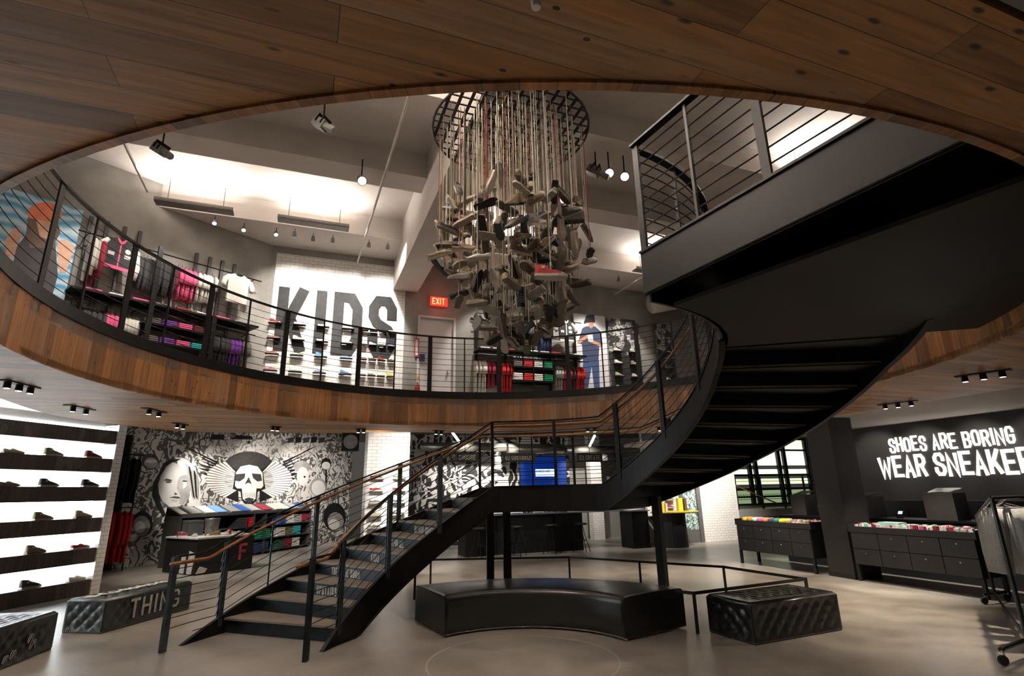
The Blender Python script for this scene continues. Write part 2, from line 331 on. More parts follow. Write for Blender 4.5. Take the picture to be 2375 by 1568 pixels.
def floor_mat():
    m, N, L, b = newmat('polished concrete floor'); t = N.new('ShaderNodeTexCoord'); F = []
    for sc, de, sx in ((.45, 2, 1), (2.2, 5, 1), (14, 3, 2.5)):
        mp = N.new('ShaderNodeMapping'); mp.inputs['Scale'].default_value = (1, sx, 1); mp.inputs['Rotation'].default_value = (0, 0, .5); L.new(t.outputs['Object'], mp.inputs['Vector'])
        n = N.new('ShaderNodeTexNoise'); n.inputs['Scale'].default_value = sc; n.inputs['Detail'].default_value = de; L.new(mp.outputs[0], n.inputs['Vector']); F.append(n.outputs['Fac'])
    f = mathn(N, L, 'ADD', mathn(N, L, 'ADD', mathn(N, L, 'MULTIPLY', F[0], .5), mathn(N, L, 'MULTIPLY', F[1], .35)), mathn(N, L, 'MULTIPLY', F[2], .15))
    r = N.new('ShaderNodeValToRGB'); r.color_ramp.elements[0].position = .36; r.color_ramp.elements[1].position = .64; r.color_ramp.elements[0].color = (.16, .142, .122, 1); r.color_ramp.elements[1].color = (.37, .335, .29, 1)
    L.new(f, r.inputs['Fac']); L.new(r.outputs['Color'], b.inputs['Base Color'])
    rr = N.new('ShaderNodeMapRange'); rr.inputs['To Min'].default_value = .24; rr.inputs['To Max'].default_value = .42; L.new(F[1], rr.inputs['Value']); L.new(rr.outputs[0], b.inputs['Roughness']); return m
floor_m = floor_mat()
# ================================================================ the building shell
g = G(); g.box(-16, 22, -5, 30, -.12, 0); g.struct('floor', floor_m)
def plate(poly, r, z0, z1, n=180):
    """flat slab between the round opening and an outer outline (world x, y)"""
    g = G(); m = len(poly); A = []
    for k in range(n):
        a = 2*pi*k/n; d = Vector((cos(a), sin(a))); best = 99
        for i in range(m):
            p = Vector(poly[i][:2])-CV.xy; q = Vector(poly[(i+1) % m][:2])-CV.xy; e = q-p; den = d.x*e.y-d.y*e.x
            if abs(den) < 1e-9: continue
            t = (p.x*e.y-p.y*e.x)/den; s_ = (p.x*d.y-p.y*d.x)/den
            if t > 0 and -1e-6 <= s_ <= 1+1e-6: best = min(best, t)
        A.append((CV.xy+d*r, CV.xy+d*best))
    for k in range(n):
        (a, b), (c, e) = A[k], A[(k+1) % n]
        g.face([(a.x, a.y, z0), (c.x, c.y, z0), (e.x, e.y, z0), (b.x, b.y, z0)]); g.face([(a.x, a.y, z1), (b.x, b.y, z1), (e.x, e.y, z1), (c.x, c.y, z1)])
        g.face([(a.x, a.y, z0), (a.x, a.y, z1), (c.x, c.y, z1), (c.x, c.y, z0)]); g.face([(b.x, b.y, z0), (e.x, e.y, z0), (e.x, e.y, z1), (b.x, b.y, z1)])
    return g
edge = [atz(x, y, ZS) for x, y in [(-60, 905), (4, 925), (60, 945), (130, 965), (200, 975), (280, 986), (420, 1001), (560, 1004), (700, 1005), (850, 1003), (1010, 1003), (1200, 1008), (1370, 1006), (1555, 1005), (1720, 986)]]
edge += [uv(9.2, 8.6), uv(9.2, .63), uv(-4.9, .63)]
plate(edge, RING, ZS, ZS+.06).struct('ceiling_1', soffit_m)
slab = [uv(-9, .63), uv(13, .63), uv(13, 13), uv(-1.0, 13), KC, KC-D39*5.5]
plate(slab, RING, 3.24, ZF).struct('ceiling_2', mat('slab paint', (.5, .46, .42), .9, var=.05))
g = G(frame(uv(0, 0), BD)); g.box(9.2, 11.94, -4, 14.6, ZS, ZS+.1); g.struct('ceiling_3', mat('white ceiling paint', (.46, .40, .36), .85, var=.04))
g = G(frame(uv(0, 0), BD)); g.box(-7, 11.9, -5, .60, ZS-.02, ZS+.2); g.struct('ceiling_4', mat('grey ceiling paint', (.22, .205, .19), .85, var=.05))
g = G(frame(uv(0, 0), BD)); g.box(1.2, 22, 12.72, 21, 3.5, 3.6); g.struct('ceiling_5', mat('dark service ceiling', (.10, .095, .09), .8))
g = G(); g.prism([(-5.65, 11.75), (-9.8, 6.6), (-16, 6.6), (-16, 24), (-3, 24), tuple(uv(1.2, 21).xy), tuple(uv(1.2, 12.8).xy)], 3.9, 4.0); g.struct('ceiling_7', mat('mural room ceiling', (.42, .39, .36), .9))
# fascia of the round opening, dark curb on top
all_a = [k*2 for k in range(181)]
G().arc(RING, RING+.035, all_a, lambda a: ZS-.012, lambda a: ZF-.03).struct('trim_1', fascia_m)
G().arc(RING-.012, RING+.10, all_a, lambda a: ZF-.03, lambda a: ZF+.10).struct('trim_2', steel)
G().arc(.93, .955, all_a, lambda a: .0005, lambda a: .002).struct('trim_3', mat('floor inlay', (.42, .37, .31), .4))
# upper floor walls
def panel(name, M, w, z0, z1, m, t=.12): 
    g = G(M); g.box(0, w, 0, t, z0, z1); return g.struct(name, m)
def mw(u0, v0): return frame(uv(u0, v0), BD)
g = G(mw(0, 12.62)); g.box(-1.15, 2.38, 0, .15, 3.4, 7.75); g.box(3.33, 13.0, 0, .15, 3.4, 7.75); g.box(2.38, 3.33, 0, .15, 5.83, 7.75); g.struct('wall_back_upper', conc)
g = G(mw(-.92, 12.6)); g.box(0, 2.97, 0, .02, 3.4, 7.02); g.struct('wall_back_upper_tiles', tile_m)
g = G(frame(KC-D39*6.6, D39)); g.box(0, 6.75, 0, .15, 3.4, 7.75); g.struct('wall_left_upper', conc)
g = G(mw(12.8, -3)); g.box(0, .15, 0, 15.7, 3.4, 7.75); g.struct('wall_right_upper', mat('pale plaster', (.50, .45, .41), .9, var=.06, scale=2))
# upper ceiling: deck, beams, girder
g = G(mw(0, 0)); g.box(-11, 13, -3, 13, 7.7, 7.85); g.struct('ceiling_6', ceilm)
for k, (a, b) in enumerate([(.8, 1.35), (3.45, 4.0), (6.6, 7.15), (8.75, 9.3), (11.45, 12.62)]):
    g = G(mw(0, 0)); g.box(-10, 12.9, a, b, 7.2, 7.71); g.struct('trim_%d' % (4+k), ceilm)
g = G(mw(0, 0)); g.box(1.75, 2.35, -2, 12.6, 6.42, 7.72); g.struct('trim_9', ceilm)
g = G(mw(0, 0)); g.box(-4.35, -3.95, -2, 9.4, 6.75, 7.72); g.struct('trim_10', ceilm)
# door of the upper floor
g = G(mw(2.38, 12.6)); g.k = 0; g.box(.06, .89, .05, .09, 3.4, 5.78); g.k = 1; g.box(0, .06, -.02, .12, 3.4, 5.83); g.box(.89, .95, -.02, .12, 3.4, 5.83); g.box(0, .95, -.02, .12, 5.78, 5.83)
g.k = 0; g.box(.28, .40, .03, .05, 4.0, 4.7)
d1 = g.struct('door_1', [mat('white door', (.66, .64, .64), .5, var=.02), mat('white door frame', (.58, .56, .55), .5, var=.02)])
G(mw(2.38, 12.6)).box(.76, .80, -.03, .05, 4.42, 4.5).part('door_handle', chrome, d1)
# ground floor walls
S1 = atz(227, 1376); D12 = Vector((sin(rad(12.4)), cos(rad(12.4)), 0)); N12 = Vector((D12.y, -D12.x, 0))
P1, P2 = atz(311, 1314), atz(745, 1260); DM = (P2-P1).normalized(); NM = Vector((DM.y, -DM.x, 0))
BKW = G(mw(0, 14.6)); BKW.box(9.86, 11.03, 0, .12, 0, 3.5); BKW.box(11.84, 13.28, 0, .12, 0, 3.5); BKW.box(11.03, 11.84, 0, .12, 2.5, 3.5); BKW.struct('wall_back', tile_m)
g = G(mw(13.28, 14.6)); g.box(-.02, .1, .13, 2.4, 0, 3.5); g.box(-.02, .02, -.01, .13, 0, 3.5); g.struct('wall_back_return', white)
door = G(mw(11.03, 14.6)); door.k = 1; door.box(0, .14, -.03, .1, 0, 2.5); door.box(.67, .81, -.03, .1, 0, 2.5); door.box(0, .81, -.03, .1, 2.3, 2.5); door.box(.14, .67, .0, .06, 0, .38); door.k = 0; door.box(.14, .67, .02, .05, .38, 2.3)
door.struct('door_2', [doodle('mint poster pattern', (.55, .68, .58), (.06, .10, .12), 6, .09, .64), mat('grey metal frame', (.15, .145, .14), .45, .3)])
g = G(mw(0, 0)); g.box(11.94, 12.1, 0, 10.2, 0, ZS); g.struct('wall_right', mat('charcoal wall', (.034, .032, .031), .62, var=.15, scale=2))
# dark painted wall of the custom counter area and pieces left and right of it
g = G(mw(0, 18)); g.box(3.0, 9.0, 0, .12, 0, 3.5); g.struct('wall_far', doodle('white ink on black', (.012, .012, .013), (.62, .60, .58), 1.3, .035, .66, curl=7))
g = G(mw(0, 18)); g.box(9.0, 12.2, 0, .12, 0, 3.5); g.struct('wall_far_right', mat('grey panel', (.30, .28, .26), .7, var=.04))
# tiled pillars
PL = aty(855, 1000, 12.4); pu, pv = PL.dot(BD), PL.dot(AD)
g = G(mw(pu, pv)); g.box(0, .95, 0, .6, 0, 3.24); g.struct('wall_pillar_left', tile_m)
g = G(mw(9.42, 17.2)); g.box(0, .42, 0, .3, 0, 3.5); g.struct('wall_pillar_right', tile_m)
# mural wall with everything painted on it
ext = 8.6
g = G(frame(P1-DM*1.2, DM)); g.box(0, ext+.4, 0, .12, 0, 3.9)
g.k = 0
NMv = NM
def paint(pts, k, off=.004):
    g.k = k; g.face([atp(x, y, P1, NM)+NM*off for x, y in pts], raw=True)
def ell(cx, cy, rx, ry, n=20, a0=0, a1=360, rot=0):
    c, s = cos(rad(rot)), sin(rad(rot)); return [(cx+rx*cos(rad(a0+(a1-a0)*i/n))*c-ry*sin(rad(a0+(a1-a0)*i/n))*s, cy+rx*cos(rad(a0+(a1-a0)*i/n))*s+ry*sin(rad(a0+(a1-a0)*i/n))*c) for i in range(n+(1 if a1-a0 < 360 else 0))]
INK, PAPER, GREY, DGREY = 1, 2, 3, 4
# cracked ground above, arch behind the skull
paint([(497, 1022)] + [(560, 1019), (700, 1020), (760, 1030), (720, 1060), (660, 1060), (520, 1060), (470, 1050)], 5, .003)
paint(ell(577, 1093, 62, 46, 26, 180, 360), 4, .006)
# black feather fans left and right of it
for sx, x0 in ((-1, 508), (1, 652)):
    for k in range(7):
        a = (x0+sx*2, 1070+k*6); b = (x0+sx*(74-k*9), 1038+k*13)
        paint([a, (a[0]+sx*10, a[1]-3), (b[0]+sx*14, b[1]-6), b, (b[0]-sx*12, b[1]+4), (a[0]+sx*4, a[1]+5)], 1, .005+.0004*k)
# wings: two fans of white feathers with ink gaps
for sx in (-1, 1):
    paint([(577+sx*26, 1092)] + [(577+sx*(34+66*cos(rad(q))), 1112-44*sin(rad(q))) for q in range(70, -75, -8)] + [(577+sx*24, 1165)], 1, .008)
    for k in range(17):
        q = 72-k*8.6; q2 = q-6.6
        paint([(577+sx*(24+4*cos(rad(q))), 1118-18*sin(rad(q))), (577+sx*(34+65*cos(rad(q))), 1112-43*sin(rad(q))), (577+sx*(34+67*cos(rad((q+q2)/2))), 1112-45*sin(rad((q+q2)/2))), (577+sx*(34+65*cos(rad(q2))), 1112-43*sin(rad(q2))), (577+sx*(24+4*cos(rad(q2))), 1118-18*sin(rad(q2)))], 2, .011)
        paint([(577+sx*(26+3*cos(rad(q))), 1116-14*sin(rad(q))), (577+sx*(30+27*cos(rad(q))), 1113-22*sin(rad(q))), (577+sx*(30+27*cos(rad(q2))), 1113-22*sin(rad(q2)))], 3, .013)
# the skull
paint([(577+x, 1112+y) for x, y in [(-35, 4), (-33, -16), (-22, -30), (0, -35), (22, -30), (33, -16), (35, 4), (38, 22), (20, 28), (17, 48), (10, 56), (-10, 56), (-17, 48), (-20, 28), (-38, 22)]], 1, .014)
paint([(577+x, 1111+y) for x, y in [(-32, 2), (-31, -14), (-20, -29), (0, -33), (20, -29), (31, -14), (32, 2), (33, 16), (28, 22), (17, 22), (15, 46), (8, 52), (-8, 52), (-15, 46), (-17, 22), (-28, 22), (-33, 16)]], 2, .017)
paint([(546, 1100), (568, 1098), (566, 1109), (555, 1117), (544, 1115)], 4, .02); paint([(583, 1098), (604, 1100), (607, 1115), (596, 1117), (586, 1109)], 4, .02)
paint([(576, 1106), (583, 1124), (577, 1120), (573, 1120), (566, 1124)], 4, .02)
for k in range(7): paint([(563+k*4.3, 1143), (564.3+k*4.3, 1143), (564.3+k*4.3, 1153), (563+k*4.3, 1153)], 3, .02)
paint([(566, 1157), (576, 1154), (588, 1157), (583, 1167), (571, 1167)], 4, .021)
# woman's face with long hair
paint([(405, 1060), (430, 1064), (450, 1080), (462, 1110), (466, 1150), (462, 1185), (440, 1178), (436, 1150), (430, 1120), (420, 1090)], 2, .006)
paint([(366, 1180), (352, 1150), (355, 1120), (368, 1098), (378, 1075), (395, 1066), (420, 1064), (400, 1075), (385, 1095), (372, 1130), (372, 1165), (385, 1195), (378, 1200)], 1, .0065)
paint([(366, 1124), (372, 1104), (385, 1082), (400, 1072), (415, 1078), (424, 1095), (432, 1110), (440, 1130), (440, 1150), (430, 1168), (412, 1175), (395, 1178), (376, 1162), (368, 1145)], 6, .009)
paint([(418, 1104), (436, 1100), (442, 1130), (438, 1156), (424, 1170), (414, 1168), (418, 1150), (410, 1132), (412, 1114)], 3, .011)
paint([(424, 1116), (432, 1112), (432, 1128), (424, 1134)], 2, .0125)
paint([(378, 1114), (386, 1110), (398, 1113), (398, 1116), (386, 1115)], 4, .013); paint(ell(390, 1118, 7, 2.2, 10), 4, .013); paint(ell(428, 1116, 6, 2, 10), 4, .014)
paint([(404, 1142), (412, 1146), (404, 1148)], 4, .013); paint([(392, 1154), (404, 1151), (414, 1152), (418, 1156), (408, 1156)], 4, .013); paint([(396, 1158), (415, 1158), (408, 1164), (398, 1162)], 3, .013)
for k in range(5): paint([(430+k*6, 1075+k*5), (434+k*6, 1078+k*5), (446+k*4, 1120), (448+k*3, 1160), (444+k*3, 1150)], 1 if k % 2 else 3, .01+.0005*k)
# ball, spheres, bomb shapes
paint(ell(348, 1071, 20, 19), 4, .006); paint(ell(350, 1074, 16, 13), 3, .008); paint(ell(350, 1070, 13, 4.5), 2, .01)
paint(ell(756, 1076, 12, 14), 1, .006); paint(ell(756, 1080, 10, 9), 2, .008); paint([(754, 1090), (758, 1090), (758, 1130), (754, 1130)], 1, .006)
paint(ell(776, 1200, 26, 34), 1, .006); paint(ell(778, 1210, 19, 22), 3, .009); paint(ell(774, 1216, 13, 12), 2, .011)
paint(ell(700, 1083, 20, 14), 3, .007); paint(ell(702, 1105, 14, 22), 2, .008); paint(ell(738, 1130, 20, 22), 3, .006); paint(ell(738, 1132, 16, 18), 2, .008); paint(ell(706, 1106, 2.5, 2.5, 8), 1, .012)
for k in range(5): paint([(668+k*18, 1016-(k % 2)*3), (682+k*18, 1014), (680+k*18, 1026), (666+k*18, 1028)], 1 if k % 2 else 4, .006)
paint([(490, 1008), (520, 1008), (520, 1020), (488, 1020)], 1, .006); paint([(536, 1008), (585, 1012), (585, 1020), (534, 1018)], 1, .006)
for x, y, r in ((392, 1196, 9), (377, 1218, 8), (577, 1026, 7)): paint([(x+r*(1 if k % 2 == 0 else .42)*sin(k*pi/5), y-r*(1 if k % 2 == 0 else .42)*cos(k*pi/5)) for k in range(10)], 1, .012)
paint(ell(330, 1215, 24, 30, 20), 1, .006); paint(ell(328, 1220, 20, 24, 20), 3, .008); paint(ell(324, 1222, 12, 14, 14), 2, .01)
g.struct('wall_mural', [doodle('mural ink pattern', (.66, .63, .60), (.09, .088, .085), 3.0, .026, .67, curl=5), mat('mural black', (.012, .012, .012), .5, var=.3), mat('mural white', (.74, .72, .69), .5, var=.04), mat('mural mid grey', (.33, .32, .31), .5, var=.3, scale=3), mat('mural charcoal', (.045, .043, .041), .5, var=.3),
          doodle('mural cracks', (.50, .47, .45), (.16, .15, .14), 2.6, .02, .9), mat('mural skin grey', (.52, .50, .48), .5, var=.10, scale=2)])
# wall piece that carries the lit shoe shelves
g = G(frame(S1-D12*5.5-N12*0, D12)); g.box(-.2, 5.5, .30, .42, 0, 3.89); g.struct('wall_left', white)
g = G(frame(S1, D12)); g.box(-.17, .0, -.02, .34, 0, 3.0); g.struct('wall_left_end', tile_m)
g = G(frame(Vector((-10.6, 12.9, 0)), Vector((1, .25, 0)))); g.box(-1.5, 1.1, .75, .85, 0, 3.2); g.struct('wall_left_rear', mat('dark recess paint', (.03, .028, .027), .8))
# windows onto the street landing
WV = 16.6
g = G(mw(0, WV)); g.k = 0; g.box(13.3, 14.9, 0, .1, 0, 3.6); g.box(18.9, 22, 0, .1, 0, 3.6); g.box(14.9, 18.9, 0, .1, 0, 1.0); g.box(14.9, 18.9, 0, .1, 3.42, 3.6); g.struct('wall_street', mat('street wall paint', (.34, .31, .29), .8, var=.04))
wf = G(mw(0, WV))
for u in (14.9, 15.85, 16.15, 17.35, 17.65, 18.85): wf.box(u, u+.09 if u in (14.9, 18.85) else u+.16, -.02, .08, .95, 3.45)
for z in (.95, 1.22, 1.5, 2.0, 2.95, 3.38): wf.box(14.9, 18.9, -.01, .06, z, z+.07)
w1 = wf.struct('window_1', blackm)
def pane_mat():
    m, N, L, b = newmat('lit street seen through glass'); t = N.new('ShaderNodeTexCoord'); s = N.new('ShaderNodeSeparateXYZ'); L.new(t.outputs['UV'], s.inputs[0])
    r = N.new('ShaderNodeValToRGB'); r.color_ramp.interpolation = 'CONSTANT'; e = r.color_ramp.elements
    e[0].position = 0; e[0].color = (.10, .14, .07, 1); e[1].position = .22; e[1].color = (.02, .02, .02, 1)
    for p, c in ((.30, (.42, .48, .30)), (.38, (.03, .035, .03)), (.45, (.6, .68, .45)), (.52, (.02, .02, .02)), (.58, (.72, .80, .58)), (.86, (.5, .56, .38))): x = e.new(p); x.color = (*c, 1)
    mr = N.new('ShaderNodeMapRange'); mr.inputs['From Min'].default_value = .95; mr.inputs['From Max'].default_value = 3.45; L.new(s.outputs[1], mr.inputs['Value']); L.new(mr.outputs[0], r.inputs['Fac'])
    w = N.new('ShaderNodeTexWave'); w.inputs['Scale'].default_value = 4; w.inputs['Distortion'].default_value = 1.5; L.new(t.outputs['UV'], w.inputs['Vector'])
    c = mixc(N, L, .25, r.outputs['Color'], w.outputs['Color'], 'MULTIPLY'); L.new(c, b.inputs['Emission Color']); b.inputs['Emission Strength'].default_value = 1.0
    b.inputs['Base Color'].default_value = (.02, .02, .02, 1); b.inputs['Roughness'].default_value = .1; return m
G(mw(0, WV)).box(14.92, 18.9, .085, .1, .95, 3.45).part('window_pane', pane_mat(), w1)
# ================================================================ recessed track lights in the oak soffit, floor pools
def track_light(p, q, n, label, aim=None, power=34, z=ZS, group=None, lit=(1,)):
    p, q = Vector(p), Vector(q); c = (p+q)/2; L = (q-p).length; M = frame(Vector((p.x, p.y, z)), q-p)
    t = thing('track_light', label, 'ceiling light', Vector((c.x, c.y, z)), group)
    g = G(M); g.box(0, L, -.05, .05, -.012, .004); g.part('recess_slot', blackm, t)
    for k in range(n):
        x = L*(k+.5)/n; h = G(M @ Matrix.Translation((x, 0, -.03))); h.lathe([(0, .02), (.033, .018), (.036, -.045), (.03, -.05)], 10); o = h.part('spot_head', blackm, t)
        b = G(M @ Matrix.Translation((x, 0, -.079))); b.lathe([(.028, .004), (.028, 0), (0, 0)], 10); b.part('bulb', glow, o)
        if aim and k in lit:
            wp = M @ Vector((x, 0, -.11)); lamp('SPOT', wp, power, WARM, aim, .03, 74, .9)
    return t
TR = [((5, 880), (85, 900), 3, 'black recessed track light with three spot heads at the left edge of the picture', (-5.9, 6.2, 0), 30), ((155, 938), (215, 951), 2, 'black recessed track light in the soffit above the lit shoe shelves', (-6.0, 8.4, 0), 35),
      ((335, 945), (380, 957), 2, 'black recessed track light nearest the oak fascia, above the left ottoman', (-4.6, 8.6, 0), 55), ((405, 980), (432, 986), 2, 'small black track light above the red hoodie rack', (-6.6, 11.5, 0), 60),
      ((627, 988), (650, 990), 2, 'small black track light above the winged skull mural', (-3.9, 10.9, 0), 60), ((825, 994), (850, 994), 2, 'small black track light in front of the white tiled pillar', (-2.5, 11.7, 0), 50),
      ((1005, 998), (1030, 999), 2, 'small black track light right of the white tiled pillar', (-.9, 11.9, 0), 75), ((2215, 874), (2345, 856), 3, 'long black track light with three spot heads at the right edge of the soffit', (4.6, 6.9, 0), 190),
      ((2037, 939), (2127, 928), 3, 'black track light with three heads next to the white ceiling on the right', (4.9, 8.9, 0), 150)]
for a, b, n, lb, aim, pw in TR: track_light(atz(*a, ZS), atz(*b, ZS), n, lb, aim, pw)
for k, (x, y, ax, ay, pw) in enumerate([(1.6, 11.3, 1.7, 12.0, 90), (3.1, 11.4, 3.3, 11.9, 90), (4.9, 10.7, 5.1, 11.5, 80)]):
    track_light((x-.15, y, 0), (x+.15, y+.06, 0), 2, ['small black track light above the custom counter', 'small black track light above the yellow topped table', 'small black track light in front of the far tiled wall'][k], (ax, ay, 0), pw)
# general fill of the sales floor: added spots without fixtures
for u, v, pw, c in [(1.0, 1.6, 26, NEUT), (-2.3, 2.4, 26, COOL), (4.9, 1.8, 30, WARM), (-3.4, 4.6, 40, COOL), (7.6, 6.9, 50, WARM)]:
    lamp('SPOT', uv(u, v, 2.80), pw*1.8, c, uv(u, v+.4, 0), .06, 95, .8)
# ================================================================ the curved staircase
R0, R1 = 2.2, 3.97
def lerp(T):
    def f(a):
        if a >= T[0][0]: return T[0][1]
        for (a0, z0), (a1, z1) in zip(T, T[1:]):
            if a1 <= a <= a0: return z0+(z1-z0)*(a0-a)/(a0-a1)
        return T[-1][1]
    return f
ztop = lerp([(167.8, .0), (99.4, 1.69), (57.2, 1.69), (-16, 3.40), (-20, 3.46)]); zbot = lerp([(167.8, -.001), (151.6, 0), (99.4, 1.33), (57.2, 1.33), (-5, 2.80), (-20, 3.02)])
AN = [167.8-k*2.44 for k in range(29)]+[97, 90, 80, 70, 60, 57.2]+[57.2-k*2.6 for k in range(1, 30)]+[-20]
st = thing('curved_staircase', 'dark steel curved staircase with oak handrails climbing from the floor to the gallery', 'staircase', pol(3.1, 150))
AN = sorted(set(round(a, 2) for a in AN), reverse=True)
for nm, r in (('inner_stringer', R0), ('outer_stringer', R1)):
    g = G(); g.arc(r-.012, r+.012, AN, zbot, ztop); g.arc(r-.024, r+.024, AN, lambda a: ztop(a)-.012, lambda a: ztop(a)+.003)
    g.arc(r-.03, r+.03, AN, lambda a: zbot(a)-.004, lambda a: min(zbot(a)+.014, ztop(a))); g.part(nm, steel, st)
tread_m = concrete('worn tread wood', (.13, .105, .085), (.22, .185, .15), .6, 3)
steps = [(158.6-6.5*k, .17*(k+1)) for k in range(9)]
ups = [(53.5-7.05*k, 1.53+.17*(k+1)) for k in range(11)]
allsteps = [(a, z, (steps[i+1][0] if i < 8 else 60.5)) for i, (a, z) in enumerate(steps)]+[(a, z, (ups[i+1][0] if i < 10 else -20)) for i, (a, z) in enumerate(ups)]
WORDS = {2: 'UPSTAIRS', 3: 'THE ELLIE ROOM', 4: 'KIDS', 5: '& FOR ALL', 6: 'ALL STAR-BURNERS'}
letter_m = mat('pale lettering', (.50, .49, .44), .6, var=.25, scale=30)
for i, (a, z, b) in enumerate(allsteps):
    land = i == 8; end = b-1.2 if not land else 54.5
    aa = [a+.5+(end-a-.5)*k/(4 if not land else 22) for k in range((4 if not land else 22)+1)]
    g = G(); g.arc(R0+.013, R1-.013, aa, lambda q: z-.022, lambda q: z); g.part('landing' if land else 'tread', tread_m if not land else steel, st)
    g = G(); g.arc(R0+.013, R1-.013, aa, lambda q: z-.036, lambda q: z-.0225); g.part('tread_pan', steel, st)
    n = 5; g = G(); p, q = pol(R0+.013, a), pol(R1-.013, a); M = frame((p.x, p.y, 0), q-p); L = (q-p).length
    g = G(M); g.box(0, L, -.006, .006, z-.205 if i else .002, z-.035); g.box(0, L, -.012, .012, z-.036, z-.002); ro = g.part('riser', steel2, st)
    if i in WORDS:
        s = WORDS[i]; w = .042 if len(s) > 6 else .055; h = .105; M2 = frame(q+Vector((0, 0, z-.035-h-.018)), p-q)
        # words read from the foot of the stair: they run from the outer to the inner side
        start = {2: .62, 3: .66, 4: .95, 5: .72, 6: .62}[i]
        tot = len(s)*(w+.016); x0 = L-start-.0
        g = G(M2 @ Matrix.Translation((max(.1, {2: .67, 3: .42, 4: .83, 5: .74, 6: .72}[i]), 0, 0))); 
        g.M = g.M @ Matrix.Identity(4); word(g, s, h, w, .014, .015, .011); g.part('riser_lettering', letter_m, ro)
# steel ceiling plate below the top platform and platform itself
PA0, PA1 = -20, -61.5
g = G(); g.arc(R0+.03, RING, [PA0-k*2.3 for k in range(19)], lambda a: 3.28, lambda a: 3.40); g.part('platform', steel, st)
g = G(); g.arc(R0+.06, RING-.02, [-13-k*2.25 for k in range(20)], lambda a: 3.02, lambda a: 3.05); g.part('platform_soffit', mat('raw dark steel sheet', (.013, .0098, .008), .62, .15, var=.4, scale=2), st)
g = G(); p, q = pol(R0-.02, PA1), pol(RING+.0, PA1-.5); M = frame((p.x, p.y, 0), q-p); L = (q-p).length
g = G(M); g.box(0, L, -.015, .015, 3.10, 3.47); g.box(0, L, -.03, .03, 3.455, 3.475); g.box(0, L, -.035, .0, 3.10, 3.115); g.part('platform_edge_plate', steel, st)
g = G(); g.arc(R0-.012, R0+.012, [-20-k*2.4 for k in range(18)], lambda a: 3.04, lambda a: 3.47); g.part('platform_curb', steel, st)
g = G(); g.arc(R1-.1, R1+.1, [60-k for k in range(0, 16)], lambda a: 1.29, lambda a: 1.33); 
# columns that carry the landing
for r, a, w in ((3.05, 98.5, .055), (3.05, 93.5, .06), (3.05, 48.5, .055)):
    c = pol(r, a); g = G(Matrix.Translation((c.x, c.y, 0)) @ Matrix.Rotation(rad(a), 4, 'Z')); g.box(-w, w, -w, w, 0, 1.45 if a > 60 else 1.5); g.box(-w*1.8, w*1.8, -w*1.8, w*1.8, 0, .015); g.part('support_column', blackm, st)
for q in (98.9, 57.6): g = G(); g.arc(R0+.015, R1-.015, [q, q-.8], lambda a: 1.33, lambda a: 1.49); g.part('landing_beam', blackm, st)
# guard rails on both stringers: flat steel posts, seven rods, steel top rail, oak handrail
zr = lerp([(180, .97), (165, .97), (160, 1.10), (99.4, 2.63), (57.2, 2.63), (-20, 4.42)]); RH = .95
def zrail(a): return zr(a)
PB = lerp([(200, 0), (167.8, .0), (99.4, 1.69), (57.2, 1.69), (-16, 3.40), (-20, 3.46)])
for side, r in ((0, R0), (1, R1)):
    a_end = -20; posts = [160, 140, 120, 99.6, 75.3, 50.3, 29.8, 9, -12]; thin = [] if side == 0 else [150, 110, 86]
    AA = [160-k*2.5 for k in range(73)]; AA = [a for a in AA if a >= a_end]
    if side == 0: na = 176.5
    else: na = 171.5
    AX = [na-k*1.5 for k in range(int((na-160)/1.5)+1)]+AA
    g = G(); g.tube([pol(r, a, zrail(a)) for a in AX], .013, 6); g.part('top_rail', steel, st)
    g = G(); rh = r+(.09 if side == 0 else -.09)
    HA = [a for a in AX]; hp = [pol(rh, a, zrail(a)-.06) for a in HA]; d = (hp[0]-hp[1]).normalized(); d.z = 0
    g.tube([hp[0]+d*.16]+hp, .021, 8); g.part('handrail', woodrail, st, True)
    for a in posts+thin:
        big = a in posts; w, t = ((.032 if not 70 < a < 105 else .02), .009) if big else (.012, .006); z0 = ztop(a)-.1 if a < 167 else 0
        for off in ((-.016, .016) if big else (0,)):
            c = pol(r+off, a); g = G(Matrix.Translation((c.x, c.y, 0)) @ Matrix.Rotation(rad(a), 4, 'Z')); g.box(-t/2, t/2, -w, w, max(0.0, z0), zrail(a)); g.part('baluster', steel_lit if a > 118 else steel, st)
        if big: c = pol((r+rh)/2, a, zrail(a)-.085); G().tube([pol(r, a, zrail(a)-.1), pol(rh, a, zrail(a)-.1), pol(rh, a, zrail(a)-.075)], .006, 6).part('rail_bracket', steel, st)
    c = pol(r, na); g = G(Matrix.Translation((c.x, c.y, 0)) @ Matrix.Rotation(rad(na), 4, 'Z')); g.box(-.022, .022, -.035, .035, 0, zrail(na)); g.part('newel_post', steel_lit if side else steel2, st)
    for k in range(8):
        f = .09+k*.118
        g = G(); g.tube([pol(r, a, (zrail(a)-RH)+f if a < 161 else .12+(f-.09)*.87 + max(0, (165-a)/4)*.0) for a in AX if not (k < 1 and a > 166)], .005, 5); g.part('guard_rod', steel, st)
